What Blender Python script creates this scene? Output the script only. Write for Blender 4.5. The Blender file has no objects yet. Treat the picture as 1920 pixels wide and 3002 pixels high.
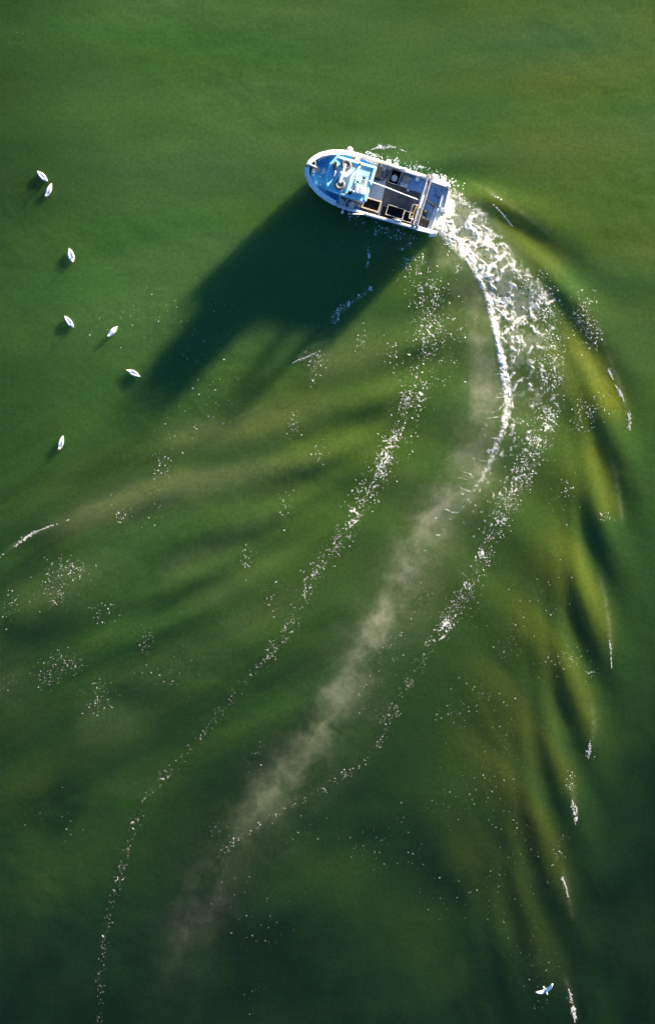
import bpy, bmesh, math, random
import numpy as np
from mathutils import Vector, Matrix

random.seed(7)
rng = np.random.default_rng(11)
scene = bpy.context.scene
COL = scene.collection

# ------------------------------------------------------------------ camera, sky, sun, exposure
CAM_H = 120.0
SUN_EL = math.radians(9.2)
SUN_AZ = (0.69, 0.724)                       # horizontal direction towards the sun (world x, y)
cam_d = bpy.data.cameras.new("camera")
cam = bpy.data.objects.new("camera", cam_d)
COL.objects.link(cam)
cam.location = (0, 0, CAM_H)                 # drone looking straight down
cam_d.sensor_fit = 'VERTICAL'
cam_d.sensor_height = 24.0
cam_d.lens = 24.0 * CAM_H / (3002 / 45.0)
cam_d.clip_start = 1.0
cam_d.clip_end = 6000
scene.camera = cam

world = bpy.data.worlds.new("World")
scene.world = world
world.use_nodes = True
wn = world.node_tree
sky = wn.nodes.new("ShaderNodeTexSky")
sky.sky_type = 'NISHITA'
sky.sun_disc = False
sky.sun_elevation = SUN_EL
sky.sun_rotation = math.atan2(SUN_AZ[0], SUN_AZ[1])
sky.air_density = 1.0
sky.dust_density = 0.2
sky.ozone_density = 6.0
bg = wn.nodes["Background"]
bg.inputs[1].default_value = 0.056
wn.links.new(sky.outputs[0], bg.inputs[0])

sun_d = bpy.data.lights.new("sun", 'SUN')
sun_d.energy = 5.0
sun_d.angle = math.radians(3.2)
sun_d.color = (1.0, 0.86, 0.62)
sun = bpy.data.objects.new("sun", sun_d)
COL.objects.link(sun)
sd = Vector((SUN_AZ[0] * math.cos(SUN_EL), SUN_AZ[1] * math.cos(SUN_EL), math.sin(SUN_EL)))
sun.rotation_euler = sd.to_track_quat('Z', 'Y').to_euler()
sun.location = sd * 200

scene.view_settings.view_transform = 'Standard'
scene.view_settings.look = 'None'
scene.view_settings.gamma = 1.0
scene.view_settings.use_curve_mapping = False
scene.view_settings.exposure = 2.52
scene.render.engine = 'CYCLES'
scene.cycles.use_denoising = True
scene.cycles.max_bounces = 8
scene.cycles.transparent_max_bounces = 12


# ------------------------------------------------------------------ small helpers
def W(v):
    """point of the water surface, given in units of the survey sketch (1540 across the frame)"""
    return ((v[0] * 1.24675 - 960) / 45.0, (1501 - v[1] * 1.24675) / 45.0)


def tag(o, label=None, cat=None, group=None, kind=None):
    if label: o["label"] = label
    if cat: o["category"] = cat
    if group: o["group"] = group
    if kind: o["kind"] = kind
    return o


def empty(name, loc=(0, 0, 0), rz=0.0):
    o = bpy.data.objects.new(name, None)
    COL.objects.link(o)
    o.location = loc
    o.rotation_euler = (0, 0, rz)
    o.empty_display_size = 0.3
    return o


def copy_tree(o, parent=None):
    c = o.copy()
    COL.objects.link(c)
    c.parent = parent
    for ch in list(o.children):
        copy_tree(ch, c)
    return c


class MB:
    """collects shapes and links them as one mesh"""
    def __init__(s):
        s.v = []; s.f = []; s.smooth = []

    def add(s, vs, fs, smooth=False):
        n = len(s.v)
        s.v += [tuple(v) for v in vs]
        s.f += [tuple(i + n for i in f) for f in fs]
        s.smooth += [smooth] * len(fs)
        return s

    def box(s, c, d, rz=0.0, bevel=0.0, R=None):
        bm = bmesh.new()
        bmesh.ops.create_cube(bm, size=1.0)
        bmesh.ops.scale(bm, vec=d, verts=bm.verts)
        if bevel > 0:
            bmesh.ops.bevel(bm, geom=bm.edges[:], offset=bevel, segments=2, profile=0.6, affect='EDGES')
        m = Matrix.Translation(c) @ (R if R is not None else Matrix.Rotation(rz, 4, 'Z'))
        bm.transform(m)
        bm.verts.index_update()
        s.add([v.co[:] for v in bm.verts], [[v.index for v in f.verts] for f in bm.faces])
        bm.free()
        return s

    def bar(s, a, b, w, h, bevel=0.0):
        a, b = Vector(a), Vector(b)
        d = b - a
        q = d.to_track_quat('X', 'Z').to_matrix().to_4x4()
        return s.box((a + b) / 2, (d.length, w, h), bevel=bevel, R=q)

    def tube(s, pts, r, n=8, caps=True):
        pts = [Vector(p) for p in pts]
        rs = r if isinstance(r, (list, tuple)) else [r] * len(pts)
        rings = []
        up = Vector((0, 0, 1))
        for i, p in enumerate(pts):
            t = (pts[min(i + 1, len(pts) - 1)] - pts[max(i - 1, 0)]).normalized()
            a = t.cross(up)
            if a.length < 1e-3: a = t.cross(Vector((1, 0, 0)))
            a.normalize()
            b = t.cross(a).normalized()
            rings.append([p + (a * math.cos(k * 2 * math.pi / n) + b * math.sin(k * 2 * math.pi / n)) * rs[i] for k in range(n)])
        vs = [v for r_ in rings for v in r_]
        fs = []
        for i in range(len(pts) - 1):
            for k in range(n):
                k2 = (k + 1) % n
                fs.append((i * n + k, i * n + k2, (i + 1) * n + k2, (i + 1) * n + k))
        s.add(vs, fs, True)
        if caps:
            s.add(rings[0], [tuple(range(n - 1, -1, -1))])
            s.add(rings[-1], [tuple(range(n))])
        return s

    def lathe(s, prof, c=(0, 0, 0), n=20, R=None):
        vs = []
        for (r, z) in prof:
            for k in range(n):
                a = 2 * math.pi * k / n
                p = Vector((r * math.cos(a), r * math.sin(a), z))
                if R is not None: p = R @ p
                vs.append(Vector(c) + p)
        fs = []
        for i in range(len(prof) - 1):
            for k in range(n):
                k2 = (k + 1) % n
                fs.append((i * n + k, i * n + k2, (i + 1) * n + k2, (i + 1) * n + k))
        return s.add(vs, fs, True)

    def torus(s, c, R_, r, n=32, m=12, lug=0.0, zs=1.0):
        vs = []; fs = []
        for i in range(n):
            a = 2 * math.pi * i / n
            for j in range(m):
                b = 2 * math.pi * j / m
                rr = r * (1 + (lug if (i % 2 == 0 and math.cos(b) > 0.2) else 0))
                vs.append((c[0] + (R_ + rr * math.cos(b)) * math.cos(a), c[1] + (R_ + rr * math.cos(b)) * math.sin(a), c[2] + zs * rr * math.sin(b)))
        for i in range(n):
            for j in range(m):
                fs.append((i * m + j, ((i + 1) % n) * m + j, ((i + 1) % n) * m + (j + 1) % m, i * m + (j + 1) % m))
        return s.add(vs, fs, True)

    def prism(s, poly, z0, z1):
        n = len(poly)
        area = sum(poly[i][0] * poly[(i + 1) % n][1] - poly[(i + 1) % n][0] * poly[i][1] for i in range(n))
        if area < 0: poly = poly[::-1]
        zf0 = z0 if callable(z0) else (lambda x, y: z0)
        zf1 = z1 if callable(z1) else (lambda x, y: z1)
        vs = [(x, y, zf0(x, y)) for x, y in poly] + [(x, y, zf1(x, y)) for x, y in poly]
        fs = [tuple(range(n - 1, -1, -1)), tuple(range(n, 2 * n))]
        for i in range(n):
            j = (i + 1) % n
            fs.append((i, j, n + j, n + i))
        return s.add(vs, fs)

    def loft(s, rings, closed=True, caps=False, smooth=True):
        n = len(rings[0])
        vs = [v for r in rings for v in r]
        fs = []
        for i in range(len(rings) - 1):
            for k in range(n if closed else n - 1):
                k2 = (k + 1) % n
                fs.append((i * n + k, i * n + k2, (i + 1) * n + k2, (i + 1) * n + k))
        s.add(vs, fs, smooth)
        if caps:
            s.add(rings[0], [tuple(range(n - 1, -1, -1))])
            s.add(rings[-1], [tuple(range(n))])
        return s

    def build(s, name, mat, parent=None, label=None):
        me = bpy.data.meshes.new(name)
        me.from_pydata(s.v, [], s.f)
        me.polygons.foreach_set("use_smooth", s.smooth)
        me.materials.append(mat)
        bm = bmesh.new(); bm.from_mesh(me)
        bmesh.ops.remove_doubles(bm, verts=bm.verts, dist=1e-5)
        bmesh.ops.recalc_face_normals(bm, faces=bm.faces)
        bm.to_mesh(me); bm.free()
        me.update()
        o = bpy.data.objects.new(name, me)
        COL.objects.link(o)
        if parent is not None: o.parent = parent
        if label: o["label"] = label
        return o


def mat(name, col, rough=0.55, var=0.18, scale=4.0, metal=0.0, wear=None, wear_amt=0.5, wear_scale=3.0, bump=0.15, spec=0.4):
    m = bpy.data.materials.new(name)
    m.use_nodes = True
    nt = m.node_tree
    b = nt.nodes["Principled BSDF"]
    tc = nt.nodes.new("ShaderNodeTexCoord")
    n1 = nt.nodes.new("ShaderNodeTexNoise")
    n1.inputs["Scale"].default_value = scale
    n1.inputs["Detail"].default_value = 6
    nt.links.new(tc.outputs["Object"], n1.inputs["Vector"])
    r = nt.nodes.new("ShaderNodeValToRGB")
    r.color_ramp.elements[0].position = 0.3
    r.color_ramp.elements[1].position = 0.7
    r.color_ramp.elements[0].color = (*[c * (1 - var) for c in col], 1)
    r.color_ramp.elements[1].color = (*[min(1, c * (1 + var)) for c in col], 1)
    nt.links.new(n1.outputs["Fac"], r.inputs["Fac"])
    out = r.outputs["Color"]
    if wear is not None:
        n2 = nt.nodes.new("ShaderNodeTexNoise")
        n2.inputs["Scale"].default_value = wear_scale
        n2.inputs["Detail"].default_value = 8
        n2.inputs["Roughness"].default_value = 0.65
        n2.inputs["Distortion"].default_value = 0.6
        nt.links.new(tc.outputs["Object"], n2.inputs["Vector"])
        r2 = nt.nodes.new("ShaderNodeValToRGB")
        r2.color_ramp.elements[0].position = 0.62 - 0.25 * wear_amt
        r2.color_ramp.elements[1].position = 0.70 - 0.20 * wear_amt
        nt.links.new(n2.outputs["Fac"], r2.inputs["Fac"])
        mx = nt.nodes.new("ShaderNodeMix")
        mx.data_type = 'RGBA'
        nt.links.new(r2.outputs["Color"], mx.inputs["Factor"])
        nt.links.new(out, mx.inputs["A"])
        mx.inputs["B"].default_value = (*wear, 1)
        out = mx.outputs["Result"]
    nt.links.new(out, b.inputs["Base Color"])
    b.inputs["Roughness"].default_value = rough
    b.inputs["Metallic"].default_value = metal
    b.inputs["Specular IOR Level"].default_value = spec
    if bump > 0:
        bp = nt.nodes.new("ShaderNodeBump")
        bp.inputs["Strength"].default_value = bump
        bp.inputs["Distance"].default_value = 0.01
        nt.links.new(n1.outputs["Fac"], bp.inputs["Height"])
        nt.links.new(bp.outputs["Normal"], b.inputs["Normal"])
    return m


# ------------------------------------------------------------------ noise and line fields (numpy)
def _hash(ix, iy, seed):
    h = (ix.astype(np.int64) * 374761393 + iy.astype(np.int64) * 668265263 + seed * 974711) & 0xFFFFFFFF
    h = ((h ^ (h >> 13)) * 1274126177) & 0xFFFFFFFF
    h = h ^ (h >> 16)
    return (h & 0xFFFF) / 65536.0 * 2 * np.pi


def perlin(x, y, seed=0):
    x0 = np.floor(x); y0 = np.floor(y)
    fx = x - x0; fy = y - y0
    u = fx * fx * fx * (fx * (fx * 6 - 15) + 10)
    v = fy * fy * fy * (fy * (fy * 6 - 15) + 10)
    def g(dx, dy):
        a = _hash(x0 + dx, y0 + dy, seed)
        return np.cos(a) * (fx - dx) + np.sin(a) * (fy - dy)
    a = g(0, 0) * (1 - u) + g(1, 0) * u
    b = g(0, 1) * (1 - u) + g(1, 1) * u
    return (a * (1 - v) + b * v) * 1.5


def fbm(x, y, seed=0, octv=4, gain=0.5):
    s = np.zeros_like(x); a = 1.0; t = 0
    for i in range(octv):
        s += a * perlin(x * 2 ** i, y * 2 ** i, seed + i * 17)
        t += a; a *= gain
    return s / t


def ridged(x, y, seed=0, octv=3):
    s = np.zeros_like(x); a = 1.0; t = 0
    for i in range(octv):
        s += a * (1 - np.abs(perlin(x * 2 ** i, y * 2 ** i, seed + i * 31)) * 1.6)
        t += a; a *= 0.55
    return np.clip(s / t, 0, 1)


def sstep(a, b, x):
    t = np.clip((x - a) / (b - a), 0, 1)
    return t * t * (3 - 2 * t)


def smooth_line(V, sub=5):
    P = np.array([W(v) for v in V])
    if len(P) < 3: return P
    Q = np.vstack([2 * P[0] - P[1], P, 2 * P[-1] - P[-2]])
    out = []
    for i in range(1, len(Q) - 2):
        p0, p1, p2, p3 = Q[i - 1], Q[i], Q[i + 1], Q[i + 2]
        for k in range(sub):
            t = k / sub
            out.append(0.5 * ((2 * p1) + (-p0 + p2) * t + (2 * p0 - 5 * p1 + 4 * p2 - p3) * t * t + (-p0 + 3 * p1 - 3 * p2 + p3) * t ** 3))
    out.append(P[-1])
    return np.array(out)


def line_field(X, Y, L):
    """signed distance (left of travel positive) and 0..1 position along a line"""
    best = np.full(X.shape, 1e9); sg = np.zeros(X.shape); ss = np.zeros(X.shape)
    seg = np.linalg.norm(np.diff(L, axis=0), axis=1)
    tot = seg.sum(); acc = 0.0
    for i in range(len(L) - 1):
        a = L[i]; d = L[i + 1] - a
        l2 = max(d @ d, 1e-9)
        px = X - a[0]; py = Y - a[1]
        t = np.clip((px * d[0] + py * d[1]) / l2, 0, 1)
        qx = px - t * d[0]; qy = py - t * d[1]
        dd = np.hypot(qx, qy)
        m = dd < best
        best = np.where(m, dd, best)
        sg = np.where(m, np.sign(d[0] * py - d[1] * px), sg)
        ss = np.where(m, (acc + t * seg[i]) / tot, ss)
        acc += seg[i]
    return best * np.where(sg == 0, 1, sg), ss


def band(X, Y, V, wl, wr, t0=0.5, t1=0.22):
    """soft band along a line: wl width on the left of travel, wr on the right; ends fade out"""
    L = smooth_line(V)
    mw = 5.0 * max(wl, wr)
    out = np.zeros(X.shape)
    m = (X > L[:, 0].min() - mw) & (X < L[:, 0].max() + mw) & (Y > L[:, 1].min() - mw) & (Y < L[:, 1].max() + mw)
    if not m.any(): return out
    d, s = line_field(X[m], Y[m], L)
    w = np.where(d > 0, wl, wr)
    o = .68 * np.exp(-(d / w) ** 2) + .32 * np.exp(-(d / (2.1 * w)) ** 2)
    if t0 > 0: o = o * sstep(0, t0, s)
    if t1 > 0: o = o * sstep(0, t1, 1 - s)
    out[m] = o
    return out


# ------------------------------------------------------------------ the water: wave relief and its colour: silt, mud, aeration, painted glow and shade
WAVE_SLOPE = 0.096      # steepest common wave slope towards the sun
U = 1.24675 / 45.0      # one sketch unit in metres
# starboard wake crests, light glowing through them painted olive: line, sharp width (outer), soft width (inner), strength
STAR = [
    ([(1075, 405), (1150, 452), (1225, 510), (1300, 580), (1365, 650)], 9, 62, .50),
    ([(1330, 690), (1385, 770), (1425, 850), (1455, 920), (1477, 1000)], 9, 42, 1.0),
    ([(1370, 990), (1415, 1060), (1442, 1130), (1458, 1240)], 11, 46, .85),
    ([(1270, 1200), (1345, 1290), (1400, 1385), (1426, 1470), (1437, 1565)], 12, 50, .82),
    ([(1130, 1340), (1225, 1420), (1310, 1520), (1368, 1620), (1392, 1700), (1384, 1775)], 14, 50, .80),
    ([(1050, 1470), (1150, 1570), (1235, 1665), (1305, 1770), (1338, 1850), (1350, 1940)], 16, 52, .72),
    ([(1010, 1620), (1125, 1745), (1220, 1860), (1290, 1960), (1330, 2080), (1346, 2175)], 16, 52, .64),
    ([(960, 1850), (1100, 1940), (1200, 2050), (1280, 2180), (1325, 2300), (1352, 2408)], 18, 55, .54),
]
# port wake: sunlit crests painted as brighter colour (left of travel = upper side)
PORT = [
    ([(1010, 785), (900, 815), (790, 830), (690, 852)], 28, 34, .62),
    ([(900, 925), (790, 945), (680, 968), (560, 1000), (430, 1030), (330, 1075)], 24, 26, .60),
    ([(860, 1050), (700, 1085), (560, 1110), (420, 1128), (300, 1165), (180, 1214), (60, 1266)], 16, 30, 1.0),
    ([(760, 1170), (620, 1225), (480, 1300), (350, 1370)], 14, 20, .34),
    ([(800, 1230), (660, 1310), (540, 1370), (400, 1440)], 14, 20, .26),
    ([(380, 1290), (240, 1330), (110, 1390), (0, 1430)], 24, 30, .34),
    ([(800, 1350), (640, 1430), (480, 1510)], 22, 26, .22),
    ([(620, 1480), (430, 1560), (260, 1640)], 26, 30, .16),
    ([(400, 1725), (260, 1695), (150, 1700)], 40, 40, .22),
    ([(110, 1560), (40, 1590), (-40, 1640)], 40, 40, .22),
]
DARK = [  # shaded sides of the waves, painted as dark bands
    ([(1380, 660), (1440, 770), (1478, 860), (1505, 960)], 30, 26, .50),
    ([(1350, 900), (1420, 990), (1466, 1080), (1485, 1200), (1490, 1280)], 24, 20, .75),
    ([(1300, 1080), (1370, 1190), (1430, 1300), (1460, 1430)], 22, 24, .75),
    ([(1190, 1250), (1290, 1380), (1380, 1500), (1420, 1600)], 24, 26, .70),
    ([(1080, 1380), (1180, 1480), (1290, 1600), (1360, 1740)], 26, 26, .65),
    ([(1050, 1560), (1160, 1680), (1260, 1790), (1320, 1880)], 30, 30, .65),
    ([(1100, 1760), (1200, 1880), (1290, 2000), (1330, 2090)], 30, 30, .60),
    ([(1060, 1960), (1200, 2090), (1290, 2220), (1340, 2330)], 30, 30, .55),
    ([(1235, 590), (1290, 650), (1330, 700)], 12, 20, .55),
    ([(1040, 690), (960, 715), (860, 745)], 22, 22, .45),
    ([(960, 872), (870, 885), (770, 893), (660, 915)], 18, 22, .70),
    ([(860, 1010), (740, 1030), (600, 1048), (450, 1064), (330, 1085), (180, 1120), (40, 1140)], 14, 22, .55),
    ([(640, 1150), (500, 1175), (360, 1195), (240, 1222), (120, 1278), (0, 1345)], 12, 24, 1.0),
    ([(760, 1130), (640, 1160), (560, 1185)], 14, 16, .30),
    ([(700, 1225), (560, 1275), (430, 1330), (320, 1390)], 11, 15, .48),
    ([(660, 1280), (540, 1340), (420, 1405), (310, 1470)], 11, 15, .36),
    ([(560, 1420), (420, 1480), (300, 1560)], 16, 20, .30),
    ([(280, 1440), (140, 1480), (-40, 1495)], 26, 36, .70),
    ([(480, 1630), (360, 1640), (230, 1640)], 24, 28, .45),
    ([(60, 1800), (130, 1870), (200, 1930)], 44, 44, .55),
    ([(1000, 700), (1060, 760), (1050, 860)], 26, 26, .35),
    ([(470, 540), (330, 620), (200, 690)], 60, 60, .10),
    ([(400, 2130), (420, 2200)], 60, 60, .25),
]
MILK = [(1045, 585), (1090, 670), (1118, 770), (1138, 870), (1135, 960), (1112, 1050), (1070, 1140), (1012, 1240), (955, 1335), (912, 1420), (882, 1490), (838, 1570), (790, 1650), (740, 1735), (680, 1810), (620, 1875), (585, 1930), (530, 2000), (490, 2080), (440, 2200), (400, 2320)]
ROPE = [(1022, 540), (1050, 565), (1082, 602), (1115, 645), (1142, 700), (1158, 760), (1170, 820), (1183, 880), (1188, 940), (1178, 1005),
        (1156, 1065), (1128, 1125), (1090, 1180), (1045, 1235), (1005, 1290), (975, 1330)]
REDGE = [(1060, 452), (1105, 470), (1150, 495), (1190, 560), (1240, 620), (1290, 690), (1315, 760), (1326, 850), (1326, 930), (1308, 1000),
         (1280, 1070), (1245, 1130), (1200, 1195), (1160, 1265), (1120, 1340), (1080, 1400)]


LIP = [
    ([(1080, 418), (1130, 440), (1190, 478), (1250, 520), (1320, 578)], 5, 3, .34),
    ([(1385, 720), (1412, 790), (1438, 860), (1462, 925), (1480, 990)], 5, 3, .42),
    ([(1430, 1060), (1446, 1120), (1456, 1180), (1464, 1245)], 5, 3, .32),
    ([(1400, 1330), (1420, 1400), (1430, 1470), (1438, 1560)], 5, 3, .30),
    ([(1385, 1640), (1394, 1700), (1386, 1770)], 5, 3, .22),
    ([(1335, 1820), (1346, 1870), (1352, 1935)], 5, 3, .25),
    ([(1318, 2030), (1332, 2090), (1346, 2170)], 5, 3, .18),
    ([(1320, 2280), (1340, 2340), (1352, 2408)], 5, 3, .22),
    ([(330, 1148), (250, 1178), (160, 1222), (60, 1266), (-10, 1315)], 4, 4, .26),
    ([(880, 675), (830, 710), (790, 745)], 4, 4, .30), ([(860, 565), (868, 600), (862, 635)], 3, 3, .22),
    ([(800, 795), (740, 812), (690, 850)], 4, 5, .30), ([(640, 940), (580, 972), (520, 1000)], 4, 5, .22),
]


TRACK = [(735, 405), (830, 435), (915, 462), (995, 497), (1065, 545), (1120, 610), (1155, 700), (1170, 800), (1168, 920), (1148, 1035), (1110, 1140), (1058, 1245), (1003, 1350), (950, 1450), (893, 1560), (836, 1670),
         (776, 1785), (716, 1900), (656, 2020), (596, 2140), (536, 2260), (476, 2380), (416, 2500), (356, 2620), (296, 2740), (230, 2880)]


def ship_waves(speed=2.8, sig=.45, dt=.12, N=512, Ld=120.0, depth=5.0):
    """waves raised by a pressure patch that follows the boat's curved track"""
    P_ = np.array([W(v) for v in TRACK])
    seg = np.linalg.norm(np.diff(P_, axis=0), axis=1); cum = np.concatenate([[0], np.cumsum(seg)])
    n = int(cum[-1] / speed / dt)
    k1 = 2 * np.pi * np.fft.fftfreq(N, Ld / N); k2 = 2 * np.pi * np.fft.rfftfreq(N, Ld / N)
    KY, KX = np.meshgrid(k1, k2, indexing='ij')
    K = np.hypot(KX, KY) + 1e-9
    th = np.tanh(K * depth); w = np.sqrt(9.81 * K * th)
    c_, s_ = np.cos(w * dt), np.sin(w * dt)
    A_, B_ = K * th / w * s_, 9.81 / w * s_
    damp = np.exp(-.004 * K ** 2 * dt); G_ = np.exp(-K ** 2 * sig ** 2 / 2)
    e = np.zeros(K.shape, complex); f = e.copy()
    for i in range(n + 1):
        d = cum[-1] - i * dt * speed
        x = np.interp(d, cum, P_[:, 0]); y = np.interp(d, cum, P_[:, 1])
        e, f = e * c_ + f * A_, f * c_ - e * B_
        ph = np.exp(-1j * k2 * (x + Ld / 2))[None, :] * np.exp(-1j * k1 * (y + Ld / 2))[:, None]
        f -= G_ * ph * (dt * min(1.0, i / (n * .3)))
        e *= damp; f *= damp
    E_ = np.zeros((2 * N, N + 1), complex); hh = N // 2
    E_[:hh, :hh] = e[:hh, :hh]; E_[-hh:, :hh] = e[-hh:, :hh]
    return np.fft.irfft2(E_, s=(2 * N, 2 * N)), Ld / (2 * N), Ld / 2


SW_H, SW_DX, SW_O = ship_waves()
_gy, _gx = np.gradient(SW_H, SW_DX)
_sl = np.abs(_gx * SUN_AZ[0] + _gy * SUN_AZ[1])
_i0, _i1, _j0, _j1 = [int((v + SW_O) / SW_DX) for v in (-21, 21, -33, 20)]
SW_H *= WAVE_SLOPE / np.percentile(_sl[_j0:_j1, _i0:_i1], 97)


def ship_h(X, Y):
    u = (X + SW_O) / SW_DX; v = (Y + SW_O) / SW_DX
    ok = (u > 1) & (v > 1) & (u < SW_H.shape[1] - 2) & (v < SW_H.shape[0] - 2)
    u = np.where(ok, u, 1); v = np.where(ok, v, 1)
    i = u.astype(int); j = v.astype(int); a = u - i; b = v - j
    r_ = (SW_H[j, i] * (1 - a) + SW_H[j, i + 1] * a) * (1 - b) + (SW_H[j + 1, i] * (1 - a) + SW_H[j + 1, i + 1] * a) * b
    bx = (X - 3.2) * .956 - (Y - 20.8) * .294; by = (X - 3.2) * .294 + (Y - 20.8) * .956
    near = np.exp(-(bx / 5.0) ** 4 - (by / 2.4) ** 4)
    age = np.interp(Y, [-33, -12, 8], [2.0, 1.5, 1.0])       # older waves stand clear of the churned water
    return np.where(ok, r_, 0) * (1 - .85 * near) * age


def water_fields(X, Y):
    wx = X + 0.5 * fbm(X * .25, Y * .25, 3, 3)
    wy = Y + 0.5 * fbm(X * .25, Y * .25, 9, 3)
    vx = (X * 45 + 960) / 1.24675
    vy = (1501 - Y * 45) / 1.24675
    h = np.zeros(X.shape); olive = np.zeros(X.shape); dark = np.zeros(X.shape); milk = np.zeros(X.shape); lite = np.zeros(X.shape)
    for V, a, b, s in STAR:
        g = band(wx, wy, V, 1.4 * a * U, 1.5 * b * U, .35)
        olive = np.maximum(olive, g * s * .52)
    for V, a, b, s in PORT:
        g = band(wx, wy, V, 1.25 * b * U, 1.25 * a * U)        # travelling leftwards: left of travel is below
        olive = np.maximum(olive, g * s * .34); lite = np.maximum(lite, g * s * .24)
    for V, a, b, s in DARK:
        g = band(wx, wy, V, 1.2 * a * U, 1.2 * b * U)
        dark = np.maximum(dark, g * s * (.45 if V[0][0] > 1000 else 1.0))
    mm = (vx > 250) & (vx < 1300) & (vy > 480) & (vy < 2450)
    if mm.any():
        x_, y_ = X[mm], Y[mm]
        bx = x_ + 1.3 * fbm(x_ * .28, y_ * .28, 41, 4, .6); by = y_ + 1.3 * fbm(x_ * .28, y_ * .28, 47, 4, .6)
        d, s = line_field(bx, by, smooth_line(MILK))
        wd = np.interp(s, [0, .15, .4, .7, 1], [.7, 1.05, 1.0, .95, 1.3]) * np.where(d > 0, 1.15, .9)
        am = np.interp(s, [0, .08, .3, .42, .55, .7, .82, 1], [.30, .62, .82, .90, .66, .44, .22, .03])
        puff = (.62 + .62 * ridged(bx * .55 + by * .25, by * .45 - bx * .3, 49, 3)) * np.clip(.66 + 1.35 * fbm(bx * .35, by * .35, 44, 4, .6), .12, 1.35)
        milk[mm] = np.clip((.75 * np.exp(-(d / wd) ** 2) + .25 * np.exp(-(d / (2.4 * wd)) ** 2)) * am * puff, 0, 1)
    # clear: falloff towards bottom and side edges painted dark, plus random patches
    big = fbm(X * .045, Y * .075, 70, 3)
    clear = np.interp(vy, [-400, 0, 500, 1000, 1400, 1800, 2100, 2408, 3200], [.12, .03, .05, .17, .46, .74, .88, .95, .96])  # darkening towards the bottom, painted into the water colour
    clear += .42 * sstep(330, -60, vx) * sstep(2000, 300, vy) + .14 * sstep(1380, 1600, vx) * sstep(900, 1700, vy)  # edge vignette painted into the water colour
    clear += .16 * big
    olive += .34 * sstep(600, 1500, vx) * sstep(1700, 300, vy) * np.clip(.5 + fbm(X * .10, Y * .22, 81, 3), 0, 1)
    olive += .05 * np.clip(fbm(X * .09, Y * .3, 91, 3), 0, 1) * 2
    # streaks drawn out along the two arms of the wake, and faint bands on the undisturbed water
    def streak(ax_, ay_, fu, fv, seed):
        return fbm((X * ax_ + Y * ay_) * fu, (-X * ay_ + Y * ax_) * fv, seed, 4)
    mp = sstep(1000, 700, vx) * sstep(880, 1050, vy) * sstep(2300, 1500, vy)
    ms = sstep(950, 1150, vx) * sstep(1150, 1400, vy) * sstep(1480, 1380, vx)
    mt = sstep(1100, 700, vy)
    clear += .42 * mp * streak(-.89, -.45, .05, .42, 610) + .34 * ms * streak(.5, -.86, .06, .35, 640) + .32 * mt * streak(.97, .12, .035, .16, 670)
    olive += .30 * mp * np.clip(streak(-.89, -.45, .05, .38, 700), 0, 1) + .28 * ms * np.clip(streak(.5, -.86, .06, .3, 730), 0, 1) + .34 * mt * np.clip(streak(.97, -.1, .03, .14, 760), 0, 1)
    mw_ = sstep(350, 700, vx) * sstep(1480, 1300, vx) * sstep(620, 900, vy) * sstep(1750, 1250, vy)
    olive += .22 * mw_ * np.clip(.6 + fbm(X * .12, Y * .12, 900, 3), 0, 1)
    lowp = sstep(1500, 1900, vy)
    clear += .36 * lowp * fbm(X * .10, Y * .10, 790, 4)
    olive += .26 * lowp * np.clip(fbm(X * .12, Y * .12, 820, 3), 0, 1)
    dark = np.clip(clear + dark * .42, 0, 1) * (1 - .62 * np.clip(olive, 0, 1))  # painted falloff, dark patches and wave shade together
    lite = np.maximum(lite, .18 * mt * sstep(40, 350, vx) * np.clip(.15 + streak(.97, .08, .04, .2, 880), 0, 1))
    # churned, aerated water in the wash
    Lr, Rr = smooth_line(ROPE), smooth_line(REDGE)
    air_and_light = np.zeros(X.shape)
    m = (vx > 900) & (vx < 1450) & (vy > 380) & (vy < 1480)
    if m.any():
        dl, s = line_field(X[m], Y[m], Lr)
        dr, s2 = line_field(X[m], Y[m], Rr)
        ins = sstep(-.7, .5, dl) * sstep(-.7, .5, -dr)
        a = ins * np.interp(s, [0, .15, .3, .6, 1], [.6, .45, .22, .10, .0])
        a += .35 * np.exp(-(dl / .5) ** 2) * np.interp(s, [0, .3, .8, 1], [.3, .8, .5, 0])
        air_and_light[m] = np.clip(a * (.8 + .6 * fbm(wx[m] * .8, wy[m] * .8, 55, 3)), 0, 1)
    air_and_light = np.maximum(air_and_light, lite)  # painted crest brightness and pale streaks share this channel
    for V, a, b, s in LIP:
        air_and_light = np.maximum(air_and_light, s * band(X, Y, V, a * U, b * U, .3, .2) * np.clip(.7 + .8 * fbm(X * 2.5, Y * 2.5, 860, 3), 0, 1.3))
    # small confused chop everywhere, rougher inside the wake
    h += ship_h(X, Y) + .021 * fbm(X * .7, Y * 1.0, 5, 4, .6) * (.5 + np.clip(1.2 * fbm(X * .07, Y * .1, 33, 2) + .4, 0, 1.2)) + .02 * fbm(X * .18, Y * .30, 23, 2)
    h += .035 * air_and_light * fbm(X * 1.6, Y * 1.6, 6, 3)
    return h, olive, milk, dark, air_and_light


STEP = 0.11
fxs = np.arange(-23.2, 23.2 + 1e-6, STEP)
fys = np.arange(-35.2, 35.2 + 1e-6, STEP)
ring = np.cumsum(0.25 * 1.45 ** np.arange(22))
gx = np.concatenate([fxs[0] - ring[::-1], fxs, fxs[-1] + ring])
gy = np.concatenate([fys[0] - ring[::-1], fys, fys[-1] + ring])
GX, GY = np.meshgrid(gx, gy)
Hh, F_ol, F_mi, F_da, F_ai = water_fields(GX.ravel(), GY.ravel())
fade = sstep(60, 20, np.maximum(np.abs(GX.ravel()) - 20, np.abs(GY.ravel()) - 32))
Hh *= fade


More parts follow.
